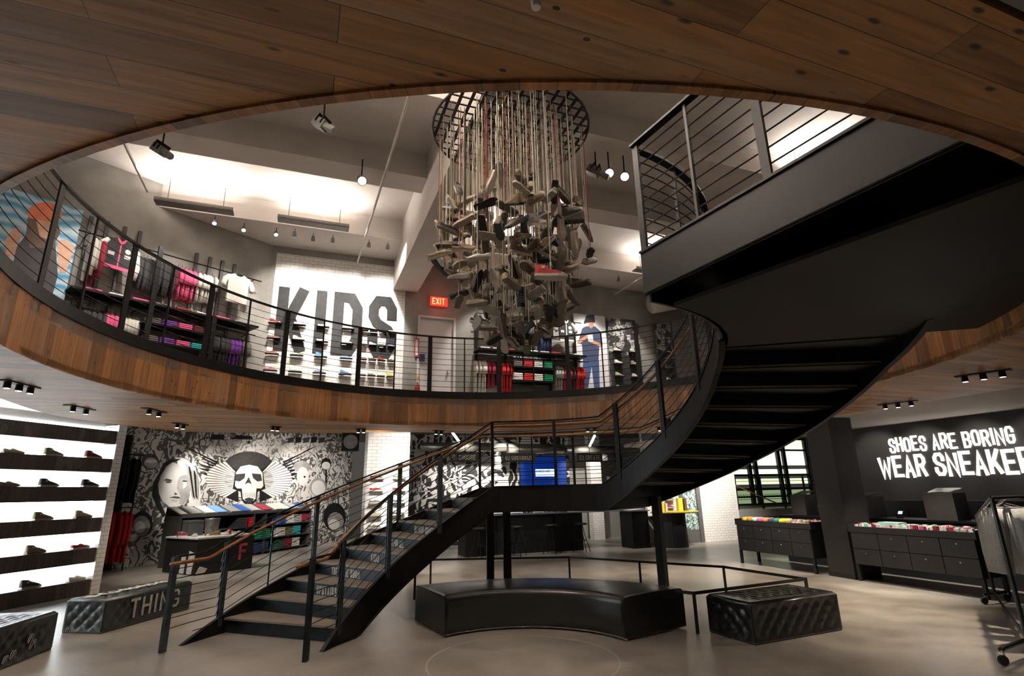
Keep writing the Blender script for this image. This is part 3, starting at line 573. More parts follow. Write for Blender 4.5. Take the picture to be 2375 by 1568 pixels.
# top platform guard: radial edge and inner curve
ZP = 3.46
pe = [pol(R0+.02, PA1), pol(RING-.25, PA1-.5)]; dv = (pe[1]-pe[0])
for f in (0, .28, .56, .92):
    c = pe[0]+dv*f; w = (.032, .012)[0 if f != .28 else 1]; g = G(frame(c, dv)); g.box(-w, w, -.012, .012, ZP-.0, ZP+1.0); g.part('baluster', steel, st)
g = G(frame(pe[0]+UP*(ZP+1.0), dv)); g.box(-.04, dv.length, -.035, .035, 0, .02); g.part('top_rail', steel, st)
for k in range(8): g = G(); g.tube([pe[0]+UP*(ZP+.1+k*.115), pe[1]+UP*(ZP+.1+k*.115)], .006, 5); g.part('guard_rod', steel, st)
IA = [PA1+.5+k*3 for k in range(14)]
G().arc(R0-.035, R0+.035, IA, lambda a: ZP+.97, lambda a: ZP+1.0).part('top_rail', steel, st)
for k in range(8): g = G(); g.tube([pol(R0, a, ZP+.1+k*.11) for a in IA], .006, 5); g.part('guard_rod', steel, st)
for a in (-48, -35, -22): c = pol(R0, a); g = G(Matrix.Translation((c.x, c.y, 0)) @ Matrix.Rotation(rad(a), 4, 'Z')); w = .03 if a == -22 else .012; g.box(-.012, .012, -w, w, ZP-.05, ZP+1); g.part('baluster', steel, st)
hp = [pol(R0+.1, -22+k*2, ZP+.82-max(0, -k)*0) for k in range(3)]; G().tube([pol(R0+.1, -25, ZP+.55), pol(R0+.1, -26, ZP+.75), pol(R0+.1, -23, ZP+.86), pol(R0+.1, -18, ZP+.82), pol(R0+.1, -12, ZP+.68)], .021, 8).part('handrail', woodrail, st, True)
# low guard rail under the flight
GP = [(-1.80, 7.33, 0.0), (-1.35, 7.58, .44), (-1.6, 10.84, .44), (.97, 10.79, .44), (3.20, 9.07, .44), (3.80, 7.76, .44), (2.06, 6.92, .44), (1.6, 7.35, .44)]
lg = thing('low_guard_rail', 'knee high thin black guard rail set on the floor round the underside of the stairs', 'guard rail', (1, 9.5, 0))
G().tube([(-2.02, 7.0, .018), (-1.66, 7.9, .44)], .016, 6).part('stair_foot_brace', blackm, lg)
pts = [Vector((-1.66, 7.9, .44))]+[Vector(p) for p in GP[2:]]
for a, b in zip(pts, pts[1:]): g = G(frame(a, b-a)); g.box(0, (b-a).length, -.008, .008, -.035, 0); g.part('rail', blackm, lg)
for p in pts[1:-1]+[(pts[1]+pts[0])/2, (pts[2]+pts[3])/2]: g = G(Matrix.Translation((p.x, p.y, 0))); g.box(-.016, .016, -.016, .016, 0, .44); g.part('post', blackm, lg)
# ================================================================ gallery balustrade on the ring
br = thing('gallery_railing', 'dark steel balustrade with thin horizontal rods round the upper gallery', 'railing', pol(RING, 90, ZF+.1))
RR = RING+.04; ZC = ZF+.10; GA = [-12+k*3 for k in range(104)]
G().arc(RR-.022, RR+.022, GA, lambda a: ZC+1.09, lambda a: ZC+1.115).part('top_rail', steel, br)
for k in range(9): G().tube([pol(RR, a, ZC+.10+k*.11) for a in GA], .0045, 4).part('guard_rod', steel, br)
for k in range(-8, 29):
    a = 128.3-8.6*k
    if not -11 < a < 295: continue
    big = k % 2 == 0; c = pol(RR, a); g = G(Matrix.Translation((c.x, c.y, 0)) @ Matrix.Rotation(rad(a), 4, 'Z')); w = .042 if big else .012
    g.box(-.008, .008, -w, w, ZC, ZC+1.09); g.part('baluster', steel, br)
# ================================================================ sneakers
def sneaker_parts(high, L=.29):
    ys = [(0, .030, .0), (.03, .036, 0), (.10, .035, 0), (.16, .041, 0), (.21, .046, 0), (.255, .038, .002), (.28, .022, .006), (.29, .008, .010)]
    sc = L/.29; sole = G(); up = G(); toe = G(); lace = G(); inner = G()
    def outline(grow, z):
        return [(x*sc, (w+grow)*sc*.98) for x, w, _ in ys]
    n = len(ys); T = .026
    def P(i, s, z, g=0): x, w, u = ys[i]; return Vector(((x-L/2/sc)*sc, s*(w+g)*sc, (z+u)*sc))
    for i in range(n-1):
        for s in (-1, 1):
            q = [P(i, s, 0, .003), P(i+1, s, 0, .003), P(i+1, s, T, .004), P(i, s, T, .004)]; sole.face(q if s < 0 else q[::-1])
        sole.face([P(i, 1, 0, .003), P(i+1, 1, 0, .003), P(i+1, -1, 0, .003), P(i, -1, 0, .003)]); sole.face([P(i, -1, T, .004), P(i+1, -1, T, .004), P(i+1, 1, T, .004), P(i, 1, T, .004)])
    sole.face([P(0, 1, 0, .003), P(0, -1, 0, .003), P(0, -1, T, .004), P(0, 1, T, .004)]); sole.face([P(n-1, -1, 0, .003), P(n-1, 1, 0, .003), P(n-1, 1, T, .004), P(n-1, -1, T, .004)])
    H = ([(.0, .120), (.03, .125), (.085, .118), (.12, .092), (.16, .074), (.20, .066), (.235, .054), (.262, .044), (.283, .03)] if high else
         [(.0, .070), (.03, .066), (.085, .056), (.12, .070), (.16, .064), (.20, .052), (.235, .045), (.262, .038), (.283, .028)])
    def wid(x):
        for (x0, w0, _), (x1, w1, _) in zip(ys, ys[1:]):
            if x0 <= x <= x1: return w0+(w1-w0)*(x-x0)/(x1-x0)
        return .01
    S = []
    for x, h in H:
        w = wid(x); top = .62 if x < .1 else .35
        S.append([Vector(((x-.145)*sc, s*w*k*sc, zz*sc)) for s, k, zz in ((-1, 1, T), (-1, 1.02, T+(h-T)*.45), (-1, .85, T+(h-T)*.8), (-1, top, h), (0, .0 if x >= .1 else 0, h+(.006 if x >= .1 else 0)), (1, top, h), (1, .85, T+(h-T)*.8), (1, 1.02, T+(h-T)*.45), (1, 1, T))])
    for i in range(len(S)-1):
        g = toe if i >= 6 else up
        for j in range(8):
            if i < 2 and j in (3, 4): continue
            g.face([S[i][j], S[i+1][j], S[i+1][j+1], S[i][j+1]])
    up.face(S[0][:4]+S[0][5:]); toe.face(S[-1][::-1])
    if high:
        for k in range(1): up.face([Vector((-.145*sc+.02, -.034*sc, .1*sc))]*3)
    inner.face([v*1 for v in (S[0][3], S[1][3], S[2][3], S[2][5], S[1][5], S[0][5])]); inner.v = [Vector((v.x, v.y, v.z-.016*sc)) for v in inner.v]
    for k in range(5 if high else 4):
        x = .105+k*.02; 
        for (x0, h0), (x1, h1) in zip(H, H[1:]):
            if x0 <= x <= x1: h = h0+(h1-h0)*(x-x0)/(x1-x0)
        w = wid(x)*.5; M0 = lace.M; lace.M = Matrix.Translation(((x-.145)*sc, 0, (h+.006)*sc)); lace.box(-.003, .003, -w*sc, w*sc, 0, .005*sc); lace.M = M0
    return sole, up, toe, lace, inner
COLS = {'white': (.62, .60, .56), 'cream': (.38, .32, .23), 'tan': (.22, .16, .10), 'grey': (.13, .12, .11), 'black': (.016, .015, .015), 'navy': (.03, .045, .12), 'red': (.28, .015, .015), 'brown': (.10, .055, .03), 'blue': (.10, .22, .42), 'green': (.02, .16, .09), 'maroon': (.14, .02, .03), 'olive': (.16, .15, .07), 'pink': (.65, .10, .22), 'mint': (.35, .62, .50), 'orange': (.6, .2, .04), 'purple': (.16, .04, .30), 'yellow': (.75, .55, .03)}
def cm(c): return mat(c+' canvas', COLS[c], .85, var=.12, scale=60)
rub = mat('off white rubber', (.40, .36, .29), .6, var=.15, scale=25); rubd = mat('brown gum sole', (.16, .13, .10), .7, var=.35, scale=18); dark_in = mat('shoe lining', (.05, .045, .04), .9)
SH = {}
LACES = []
def shoe_proto(color, high, sole='white'):
    key = (color, high, sole)
    if key in SH: return SH[key]
    so, up, to, la, inn = sneaker_parts(high); sm = {'white': rub, 'brown': rubd, 'black': blackm}[sole]
    P = [('sole', so.mesh('sole', sm)), ('upper', up.mesh('upper', cm(color), True)), ('toe_cap', to.mesh('toe_cap', rub if high else cm(color), True)), ('laces', la.mesh('laces', rub)), ('insole', inn.mesh('insole', dark_in))]
    if high:
        b = G(Matrix.Translation((-.075, -.0365, .088)) @ Matrix.Rotation(pi/2, 4, 'X')); b.lathe([(0, .004), (.016, .004), (.017, 0)], 14); P.append(('ankle_patch', b.mesh('ankle_patch', rub)))
    SH[key] = P; return P
def sneaker(color, high, M, label, group=None, sole='white', s=1.0, cord=None, small=False):
    r = thing('sneaker', label, 'shoe', M.translation, group); r.rotation_euler = M.to_euler(); r.scale = (s, s, s)
    for nm, me in shoe_proto(color, high, sole):
        if small and nm in ('insole', 'ankle_patch', 'laces'): continue
        o = bpy.data.objects.new(nm, me); SC.collection.objects.link(o); o.parent = r
    if cord: LACES.append(cord)
    return r
cord_m = [mat('pale lace', (.66, .60, .50), .8)]*5+[mat('dark lace', (.06, .05, .045), .8)]*2+[mat('red lace', (.25, .05, .04), .8), mat('olive lace', (.16, .13, .07), .8)]
# ================================================================ hanging cluster of shoes
ZD = 6.08
ch = thing('round_hanging_grid', 'round black steel grid under the ceiling from which the sneakers hang on laces', 'hanging frame', (CX, CY, ZD))
G(Matrix.Translation((CX, CY, ZD))).tube([(cos(2*pi*k/40), sin(2*pi*k/40), 0) for k in range(41)], .016, 6).part('rim', blackm, ch)
for k in range(-7, 8):
    x = k*.13; h = math.sqrt(1-x*x); 
    g = G(frame((CX, CY, ZD), BD)); g.box(x-.02, x+.02, -h, h, -.004, .004); g.part('slat', blackm, ch)
    g = G(frame((CX, CY, ZD+.03), BD)); g.box(-h, h, x-.012, x+.012, -.004, .004); g.part('slat', blackm, ch)
for a in (45, 135, 225, 315): G().tube([(CX+.5*cos(rad(a)), CY+.5*sin(rad(a)), ZD+.03), (CX+.5*cos(rad(a)), CY+.5*sin(rad(a)), 6.44)], .008, 6).part('hanger_rod', steel, ch)
def env(z):
    T = [(3.18, .12), (3.4, .42), (3.7, .72), (4.05, .88), (4.4, .98), (4.75, 1.0), (4.95, .85), (5.2, .45)]
    for (z0, r0), (z1, r1) in zip(T, T[1:]):
        if z0 <= z <= z1: return r0+(r1-r0)*(z-z0)/(z1-z0)
    return 0
spots, tries = [], 0
rng = random.Random(11)
while len(spots) < 235 and tries < 90000:
    tries += 1; z = rng.uniform(3.2, 5.12)
    if z > 4.9 and rng.random() < .7: continue
    r = env(z)*math.sqrt(rng.uniform(.12, 1)); a = rng.uniform(0, 2*pi); p = Vector((CX+r*cos(a), CY+r*sin(a), z))
    if all((p-q).length > .142 for q in spots): spots.append(p)
CW = ['tan']*6+['grey']*6+['cream']*4+['white']*4+['brown']*7+['black']*5+['navy']+['maroon']*1+['green']+['blue']+['olive']*4
used = {}
for i, p in enumerate(spots):
    c = rng.choice(CW); hi = rng.random() < .16; yaw = rng.uniform(0, 2*pi); pitch = rng.gauss(0, .4); roll = rng.gauss(0, .55)
    if rng.random() < .22: pitch = rng.choice((-1, 1))*rng.uniform(.9, 1.4)
    sol = rng.choice(['white', 'brown', 'brown', 'white', 'black'])
    M = Matrix.Translation(p) @ Matrix.Rotation(yaw, 4, 'Z') @ Matrix.Rotation(pitch, 4, 'Y') @ Matrix.Rotation(roll, 4, 'X')
    tip = 'toe down' if pitch > .8 else 'heel down' if pitch < -.8 else 'tipped' if abs(roll) > .6 else 'level'
    dx = p.x-CX; side = ['far left', 'left', 'middle', 'right', 'far right'][min(4, max(0, int((dx+1.0)/.4)))]; lev = ['lowest tip', 'lower part', 'lower middle', 'middle', 'upper middle', 'top'][min(5, max(0, int((p.z-3.2)/.33)))]
    dep = 'front' if p.y < CY-.3 else 'back' if p.y > CY+.3 else 'inside'
    lab = '%s %s sneaker, %s sole, %s, cluster %s, %s %s' % (c, 'high top' if hi else 'low', sol, tip, lev, side, dep)
    sneaker(c, hi, M, lab, 'sneakers hanging by their laces', sol, rng.uniform(.88, 1.04), (p+Vector((0, 0, .04)), Vector((p.x, p.y, ZD-.004)) if hypot(dx, p.y-CY) < .97 else Vector((CX+(p.x-CX)*.95, CY+(p.y-CY)*.95, ZD-.004))))
pr_ = aty(1278, 645, 5.1)
sneaker('red', True, Matrix.Translation(pr_) @ Matrix.Rotation(rad(-8), 4, 'Z') @ Matrix.Rotation(rad(6), 4, 'Y') @ Matrix.Rotation(rad(-8), 4, 'X'), 'bright red high top sneaker with white toe cap, hanging at the front of the cluster', 'sneakers hanging by their laces', 'white', 1.15, (pr_+Vector((0, 0, .1)), Vector((pr_.x, pr_.y, ZD))))

LACES.sort(key=lambda c: c[0].y)
for c in LACES[:100]: G().tube(c, .005, 4).part('hanging_lace', rng.choice(cord_m), ch)
for_rest = G()
for c in LACES[100:]: for_rest.tube(c, .0042, 4)
o = for_rest.part('hanging_laces', cord_m[0], ch); o['kind'] = 'stuff'
# ================================================================ clothing
def fab(c, col=None): return mat(c+' cloth', col or COLS[c], .9, var=.12, scale=35, bump=.3)
COLS.update({'charcoal': (.035, .035, .038), 'light grey': (.32, .32, .31), 'sky blue': (.16, .33, .62), 'royal blue': (.03, .12, .45), 'kelly green': (.0, .22, .09), 'bright red': (.52, .02, .02), 'teal': (.02, .35, .36), 'off white': (.66, .64, .58), 'dark green': (.02, .10, .06), 'crimson': (.30, .02, .05)})
GM = {}
def garment_mesh(color, h, hood):
    k = (color, h, hood)
    if k in GM: return GM[k]
    r = random.Random(len(GM)*7+3); B = G(); S = G(); Hh = G()
    lv = [(0, .05, .012), (-.04, .13, .02), (-.09, .205, .026), (-.2, .21, .024), (-h*.6, .20, .028), (-h, .19, .03)]
    R = []
    for z, d, t in lv:
        row = []
        for q in range(10):
            a = q/10*2*pi; row.append(Vector((t*cos(a)*(1+.35*r.random())+.004*sin(9*z), d*sin(a)*(1+.04*r.random()), z)))
        R.append(row)
    for i in range(len(R)-1):
        for q in range(10): B.face([R[i][q], R[i][(q+1) % 10], R[i+1][(q+1) % 10], R[i+1][q]])
    B.face(R[0][::-1]); B.face(R[-1])
    L = .62 if hood else .24
    SS = []
    for s in (-1, 1): q = G(); q.tube([(0, s*.15, -.05), (.004, s*.215, -.12), (.008, s*.235, -.12-L*.5), (.0, s*.225, -.12-L)], [.03, .045, .04, .028 if hood else .045], 7); SS.append(q)
    if hood: Hh.tube([(0, -.06, -.01), (.0, -.1, -.06), (0, -.12, -.16)], [.03, .045, .02], 7)
    P = [('body', B.mesh('body', fab(color), True)), ('sleeve', SS[0].mesh('sleeve', fab(color), True)), ('sleeve', SS[1].mesh('sleeve', fab(color), True))]
    if hood: P.append(('hood', Hh.mesh('hood', fab(color), True)))
    hk = G(); hk.tube([(0, -.17, -.03), (0, 0, .015), (0, .17, -.03)], .005, 4); hk.tube([(0, 0, .015), (0, 0, .05), (0, .018, .07), (0, .0, .085), (0, -.015, .075)], .003, 4); P.append(('hanger', hk.mesh('hanger', blackm)))
    GM[k] = P; return P
def garment(M, color, h, label, group, hood=False, kind='hanging_shirt', cat='clothing'):
    t = thing(kind, label, cat, M.translation, group); t.rotation_euler = M.to_euler()
    for nm, me in garment_mesh(color, h, hood): o = bpy.data.objects.new(nm, me); SC.collection.objects.link(o); o.parent = t
ORD = ['first', 'second', 'third', 'fourth', 'fifth', 'sixth', 'seventh', 'eighth', 'ninth', 'tenth', 'eleventh', 'twelfth', 'thirteenth', 'fourteenth', 'fifteenth', 'sixteenth']
def row(M, x0, x1, z, color, h, what, where, hood=False, pitch=.062):
    n = max(1, int((x1-x0)/pitch)); 
    for k in range(n):
        pos = 'first' if k == 0 else 'last' if k == n-1 else ORD[k]
        garment(M @ Matrix.Translation((x0+(k+.5)*(x1-x0)/n, 0, z-.09)) @ Matrix.Rotation(rad(random.uniform(-7, 7)), 4, 'Z'), color, h*random.uniform(.96, 1.04), '%s %s, %s from the left %s' % (color, what, pos, where), '%ss %s' % (what, where), hood, 'hanging_'+what.replace(' ', '_').replace('-', '_'))
def front_top(M, color, slv, label, kind='displayed_shirt', h=.62, longs=False, group=None, trims=None, w=.21):
    """a garment shown face on; local x sideways, front towards -y"""
    t = thing(kind, label, 'clothing', M.translation, group)
    body = [(-w*.42, 0), (-w*.95, -.05), (-w, -.2), (-w*.97, -h), (w*.97, -h), (w, -.2), (w*.95, -.05), (w*.42, 0), (w*.15, -.05), (-w*.15, -.05)]
    Mx = M @ Matrix.Rotation(pi/2, 4, 'X')
    g = G(Mx); g.prism(body, 0, .06); g.part('body', fab(color), t)
    for s in (-1, 1):
        L = .56 if longs else .2
        g = G(M); g.tube([(s*w*.85, -.03, -.06), (s*(w+.05), -.03, -.16), (s*(w+.09), -.04, -.16-L*.55), (s*(w+.07), -.05, -.12-L)], [.04, .06, .055, .04], 8); g.part('sleeve', fab(slv), t, True)
    if trims:
        g = G(M); g.box(-w, w, -.067, -.06, -h-.03, -h+.03); g.box(-.012, .012, -.066, -.06, -h, -.08); g.part('trim', fab(trims), t)
        g = G(Mx); g.prism([(-w*.4, .02), (-w*.2, -.07), (0, -.1), (w*.2, -.07), (w*.4, .02), (w*.2, .0), (0, -.05), (-w*.2, .0)], .055, .075); g.part('collar', fab(trims), t)
        g = G(M); g.box(-w*.8, -w*.35, -.067, -.06, -h*.62, -h*.5); g.box(w*.35, w*.8, -.067, -.06, -h*.62, -h*.5); g.part('pocket', fab('white'), t)
        g = G(Mx @ Matrix.Translation((w*.55, -.2, .06))); g.lathe([(0, .006), (.045, .006), (.05, 0)], 12); g.part('chest_patch', fab('white'), t)
    g = G(M); g.tube([(-w*.8, -.03, -.02), (0, -.03, .03), (w*.8, -.03, -.02)], .006, 4); g.tube([(0, -.03, .03), (0, -.03, .07)], .003, 4); g.part('hanger', blackm, t); return t
def folded(M, w, d, h, color, label, group, n=1):
    """a folded garment lying flat: rounded fold at the front"""
    g = G(M); r = h*.45
    pr = [(-d/2+r*(1-cos(a)), h/2-sin(a-pi/2)*h/2*1.0) for a in [0]]
    prof = [(d/2, 0), (-d/2+r, 0), (-d/2+.2*r, h*.2), (-d/2, h*.5), (-d/2+.2*r, h*.8), (-d/2+r, h), (d/2, h)]
    for (y0, z0), (y1, z1) in zip(prof, prof[1:]+prof[:1]): g.face([(-w/2, y0, z0), (w/2, y0, z0), (w/2, y1, z1), (-w/2, y1, z1)])
    g.face([(-w/2, y, z) for y, z in prof]); g.face([(w/2, y, z) for y, z in prof][::-1])
    return g.top('folded_shirt', fab(color), label, 'clothing', group)
def shelf(M, x0, x1, z, d=.38, label='', t=.035, parent=None):
    g = G(M); g.box(x0, x1, -d, 0, z-t, z)
    if parent: return g.part('shelf', steel, parent)
    return g.top('display_shelf', steel, label, 'shelf')
# ---------------------------------------------------------------- left wall of the gallery
MW2 = frame(KC+N39*.02, D39)
ps = lambda s, y, z: MW2 @ Vector((s, y, z))
un = thing('clothes_rack', 'black steel wall rack on the left gallery wall with rails, shelves and uprights', 'clothes rack', ps(-2, -.2, 3.4))
for x in (-3.46, -3.21, -2.94, -2.69, -1.66, -1.4, -1.15, -.9): g = G(MW2); g.box(x-.03, x+.03, -.05, 0, 3.4, 6.55 if x < -2 else 6.45); g.part('upright', mat('grey steel', (.07, .07, .075), .5, .4), un)
for x0, x1, z in ((-3.65, -.42, 6.12), (-3.6, -2.45, 4.93), (-1.35, -.42, 4.90)):
    G(MW2).tube([(x0, -.3, z), (x1, -.3, z)], .013, 6).part('rail', steel, un)
    for x in (x0+.15, x1-.15): G(MW2).tube([(x, -.3, z), (x, 0, z)], .01, 5).part('bracket', steel, un)
for x0, x1, z in ((-3.62, -.42, 5.08), (-2.52, -1.34, 4.72), (-2.52, -1.34, 4.38)): shelf(MW2, x0, x1, z, .42, parent=un)
for x in (-2.42, -1.32): g = G(MW2); g.box(x-.04, x+.04, -.46, -.40, 3.4, 6.2 if x < -2 else 5.08); g.part('front_post', steel, un)
front_top(MW2 @ Matrix.Translation((-3.05, -.36, 6.12)) @ Matrix.Rotation(rad(10), 4, 'Z'), 'charcoal', 'off white', 'black varsity jacket with cream sleeves and pink trim shown face on', 'varsity_jacket', .55, True, None, 'pink', .23)
for k, x in enumerate((-3.42, -3.30)): garment(MW2 @ Matrix.Translation((x, -.3, 6.03)), 'off white' if k == 0 else 'crimson', .62, ['cream jacket hanging behind the varsity jacket, at its left', 'dark red jacket hanging between cream jacket and varsity jacket'][k], None, True, 'hanging_jacket')
row(MW2, -2.66, -2.06, 6.12, 'charcoal', .62, 'hoodie', 'on the gallery wall rail', True)
row(MW2, -1.98, -1.66, 6.12, 'pink', .66, 'shirt', 'on the gallery wall rail')
row(MW2, -1.62, -1.27, 6.12, 'off white', .62, 'shirt', 'on the gallery wall rail')
front_top(MW2 @ Matrix.Translation((-.93, -.34, 6.1)), 'off white', 'off white', 'white t-shirt shown face on at the right end of the rail', 'displayed_shirt', .62)
row(MW2, -3.5, -3.02, 4.93, 'charcoal', .5, 'shirt', 'on the low rail by the poster')
row(MW2, -3.02, -2.8, 4.93, 'pink', .5, 'shirt', 'on the low rail by the poster')
row(MW2, -2.78, -2.5, 4.93, 'off white', .5, 'shirt', 'on the low rail by the poster')
row(MW2, -1.26, -.86, 4.90, 'charcoal', .6, 'shorts', 'on the low rail near the tiles')
row(MW2, -.84, -.62, 4.90, 'purple', .6, 'shorts', 'on the low rail near the tiles')
row(MW2, -.6, -.45, 4.90, 'grey', .6, 'shorts', 'on the low rail near the tiles')
for z, nm in ((4.72, 'upper'), (4.38, 'lower')):
    for k, c in enumerate(['grey', 'purple', 'pink', 'maroon' if z > 4.5 else 'teal']):
        for q in range(3): folded(MW2 @ Matrix.Translation((-2.33+k*.27, -.24, z+q*.035)), .23, .3, .034, c, '%s folded garment, %s of its stack, %s left gallery shelf' % (c, ['bottom', 'middle', 'top'][q], nm), 'folded garments on the left gallery shelves')
for k, c in enumerate(['pink', 'white', 'pink', 'grey', 'red', 'white', 'pink', 'light grey']): folded(MW2 @ Matrix.Translation((-3.4+k*.36+.1, -.24, 5.08)), .26, .3, .045, c, '%s folded garment on the long dark shelf, number %d from the poster' % (c, k+1), 'folded garments on the long gallery shelf')
# poster with the person by the lake
PB_ = G(frame(KC+N39*.06, D39)); pf = KC+N39*.091
def pst(pts, k, off=0, P=None, n=N39): PB_.k = k; PB_.face([atp(x, y, pf, n)+n*off for x, y in pts], raw=True)
PB_.box(-4.85, -3.60, -.03, 0, 3.9, 6.60)
water = newmat('poster water'); 
m, N, L, b = water; t = N.new('ShaderNodeTexCoord'); w_ = N.new('ShaderNodeTexWave'); w_.bands_direction = 'Z'; w_.inputs['Scale'].default_value = 1.6; w_.inputs['Distortion'].default_value = 7; w_.inputs['Detail'].default_value = 3; L.new(t.outputs['Object'], w_.inputs['Vector'])
r = N.new('ShaderNodeValToRGB'); r.color_ramp.elements[0].color = (.05, .30, .52, 1); r.color_ramp.elements[1].color = (.55, .72, .80, 1); L.new(w_.outputs['Fac'], r.inputs['Fac']); L.new(r.outputs['Color'], b.inputs['Base Color']); b.inputs['Roughness'].default_value = .4
pst([(24, 640), (38, 575), (60, 545), (95, 548), (128, 560), (134, 640), (120, 690), (40, 680)], 1, .002)
pst([(66, 490), (72, 480), (130, 500), (140, 540), (120, 575), (70, 575), (60, 545)], 2, .003)
pst([(82, 505), (115, 508), (128, 530), (118, 560), (92, 548)], 3, .004)
pst(ell(104, 497, 40, 28, 18, 180, 360)+[(144, 500), (132, 518), (100, 512), (66, 506)], 4, .005)
pst([(20, 545), (32, 528), (44, 538), (40, 570), (30, 600), (15, 592), (10, 560)], 3, .004); pst([(132, 560), (150, 555), (172, 570), (164, 600), (152, 634), (138, 632), (134, 600)], 3, .004)
pst([(28, 530), (46, 528), (52, 545), (38, 572), (26, 562)], 3, .0055)
tag(PB_.struct('lake_poster', [m, mat('poster black shirt', (.04, .035, .04), .5), mat('poster dark hair', (.13, .08, .06), .5), mat('poster skin', (.66, .38, .26), .5), mat('poster orange cap', (.72, .20, .10), .5)]), 'large poster of a person in an orange cap and black shirt by blue water', 'poster')
bpy.data.objects['lake_poster'].pop('kind')
# ---------------------------------------------------------------- back wall of the gallery
MB = mw(0, 12.58)
kd = thing('wall_lettering', 'huge black letters spelling KIDS painted over the white tiles', 'sign', uv(.5, 12.57, 4.7))
kb = mat('black painted letters', (.014, .014, .015), .75, var=.4, scale=9)
for c, x, w in (('K', -.80, .64), ('I', 0.0, .26), ('D', .40, .66), ('S', 1.20, .66)):
    g = G(MB @ Matrix.Translation((x, 0, 4.70))); glyph(g, c, w, 1.51, .232, .008); g.part('letter', kb, kd)
cols = [-.80, -.30, .20, .75]+[1.12, 1.33, 1.54, 1.76]; rowz = [5.31, 4.96, 4.61, 4.24, 3.9]
cc = [['red', 'white', 'white', 'white', 'red', 'white', 'black', 'white'], ['red', 'white', 'white', 'white', 'pink', 'white', 'black', 'blue'], ['red', 'mint', 'blue', 'blue', 'red', 'black', 'red', 'black'], ['pink', 'mint', 'blue', 'blue', 'blue', 'black', 'white', 'yellow'], ['white', 'grey', 'blue', 'blue', 'white', 'black', 'grey', 'red']]
RN = ['top', 'second', 'third', 'fourth', 'lowest']; CN = ['first', 'second', 'third', 'fourth', 'fifth', 'sixth', 'seventh', 'eighth']
for j, z in enumerate(rowz):
    for i, x in enumerate(cols):
        sm = i > 3; w = .09 if sm else .14; g = G(MB); g.box(x-w, x+w, -.13, 0, z-.012, z)
        g.top('shoe_shelf', steel, 'small black shelf on the tiles, %s row, %s from the left' % (RN[j], CN[i]), 'shelf', 'shoe shelves on the lettered tiles')
        M = MB @ Matrix.Translation((x, -.065, z+.001)) @ Matrix.Rotation(0 if (i+j) % 2 else 0, 4, 'Z')
        sneaker(cc[j][i], (i*3+j) % 4 == 0, M, 'small %s shoe on the lettered tiles, %s row, %s from the left' % (cc[j][i], RN[j], CN[i]), 'shoes on the lettered tiles', 'white', .60 if sm else .78, None, True)
# exit sign, door signs, extinguisher
ex = thing('exit_sign', 'glowing red EXIT sign above the white gallery door', 'sign', uv(2.88, 12.5, 6.1))
g = G(MB); g.box(2.66, 3.10, -.05, 0, 6.10, 6.33); g.part('case', mat('exit case', (.16, .02, .015), .5, em=.32, emc=(1, .05, .02)), ex)
g = G(MB @ Matrix.Translation((2.71, -.05, 6.135))); word(g, 'EXIT', .16, .075, .018, .018, .004); g.part('letters', mat('exit red glow', (1, .08, .04), em=4, emc=(1, .10, .04)), ex)
lamp('POINT', uv(2.88, 12.4, 6.2), 1.2, (1, .1, .05), size=.08)
g = G(MB); g.box(2.42, 2.56, -.03, -.012, 4.66, 4.84); g.top('door_sign', mat('navy sign', (.02, .035, .10), .5), 'small navy blue sign left of the white gallery door', 'sign')
g = G(MB); g.k = 0; g.box(2.31, 2.41, -.03, -.01, 4.76, 5.22); g.k = 1; g.box(2.33, 2.39, -.033, -.03, 4.8, 5.18); g.top('notice_plate', [mat('notice red', (.45, .03, .03), .5), white], 'narrow white notice with red border beside the white gallery door', 'sign')
fe = thing('fire_extinguisher', 'red fire extinguisher standing by the white gallery door', 'fire extinguisher', uv(2.38, 12.35, 3.72))
G(Matrix.Translation(uv(2.38, 12.45, 3.72))).lathe([(0, 0), (.06, 0), (.065, .02), (.065, .27), (.045, .33), (.02, .35), (0, .35)], 14).part('cylinder', mat('extinguisher red', (.42, .015, .015), .3), fe, True)
G(Matrix.Translation(uv(2.38, 12.45, 4.07))).lathe([(0, 0), (.022, 0), (.022, .05), (0, .06)], 8).part('valve', chrome, fe)
g = G(Matrix.Translation(uv(2.38, 12.40, 4.17))); g.lathe([(0, 0), (.04, 0), (.045, .05), (.03, .09), (0, .09)], 10); g.part('alarm_bell', mat('amber', (.7, .35, .05), .4), fe)
# merchandise units right of the door
ur = thing('clothes_rack', 'black wall rack with two long shelves and hanging rails under the shoe cluster', 'clothes rack', uv(5.2, 12.4, 3.4))
for x in (3.85, 4.62, 5.86, 6.62): g = G(MB); g.box(x-.03, x+.03, -.05, 0, 3.4, 6.0); g.part('upright', steel, ur)
shelf(MB, 3.78, 6.75, 5.00, .42, parent=ur); shelf(MB, 4.7, 5.82, 4.62, .36, parent=ur); shelf(MB, 4.7, 5.82, 4.27, .36, parent=ur); shelf(MB, 4.7, 5.82, 3.92, .36, parent=ur)
for x0, x1, z in ((3.75, 4.72, 4.86), (5.85, 6.85, 4.86), (3.8, 6.7, 5.92)): G(MB).tube([(x0, -.3, z), (x1, -.3, z)], .013, 6).part('rail', steel, ur)
W_ = 'under the shoe cluster'
row(MB, 3.78, 4.08, 4.86, 'off white', .8, 'shirt', W_); row(MB, 4.10, 4.3, 4.86, 'crimson', .66, 'shirt', W_); row(MB, 4.3, 4.42, 4.86, 'charcoal', .6, 'shirt', W_); row(MB, 4.44, 4.72, 4.86, 'bright red', .75, 'shirt', W_)
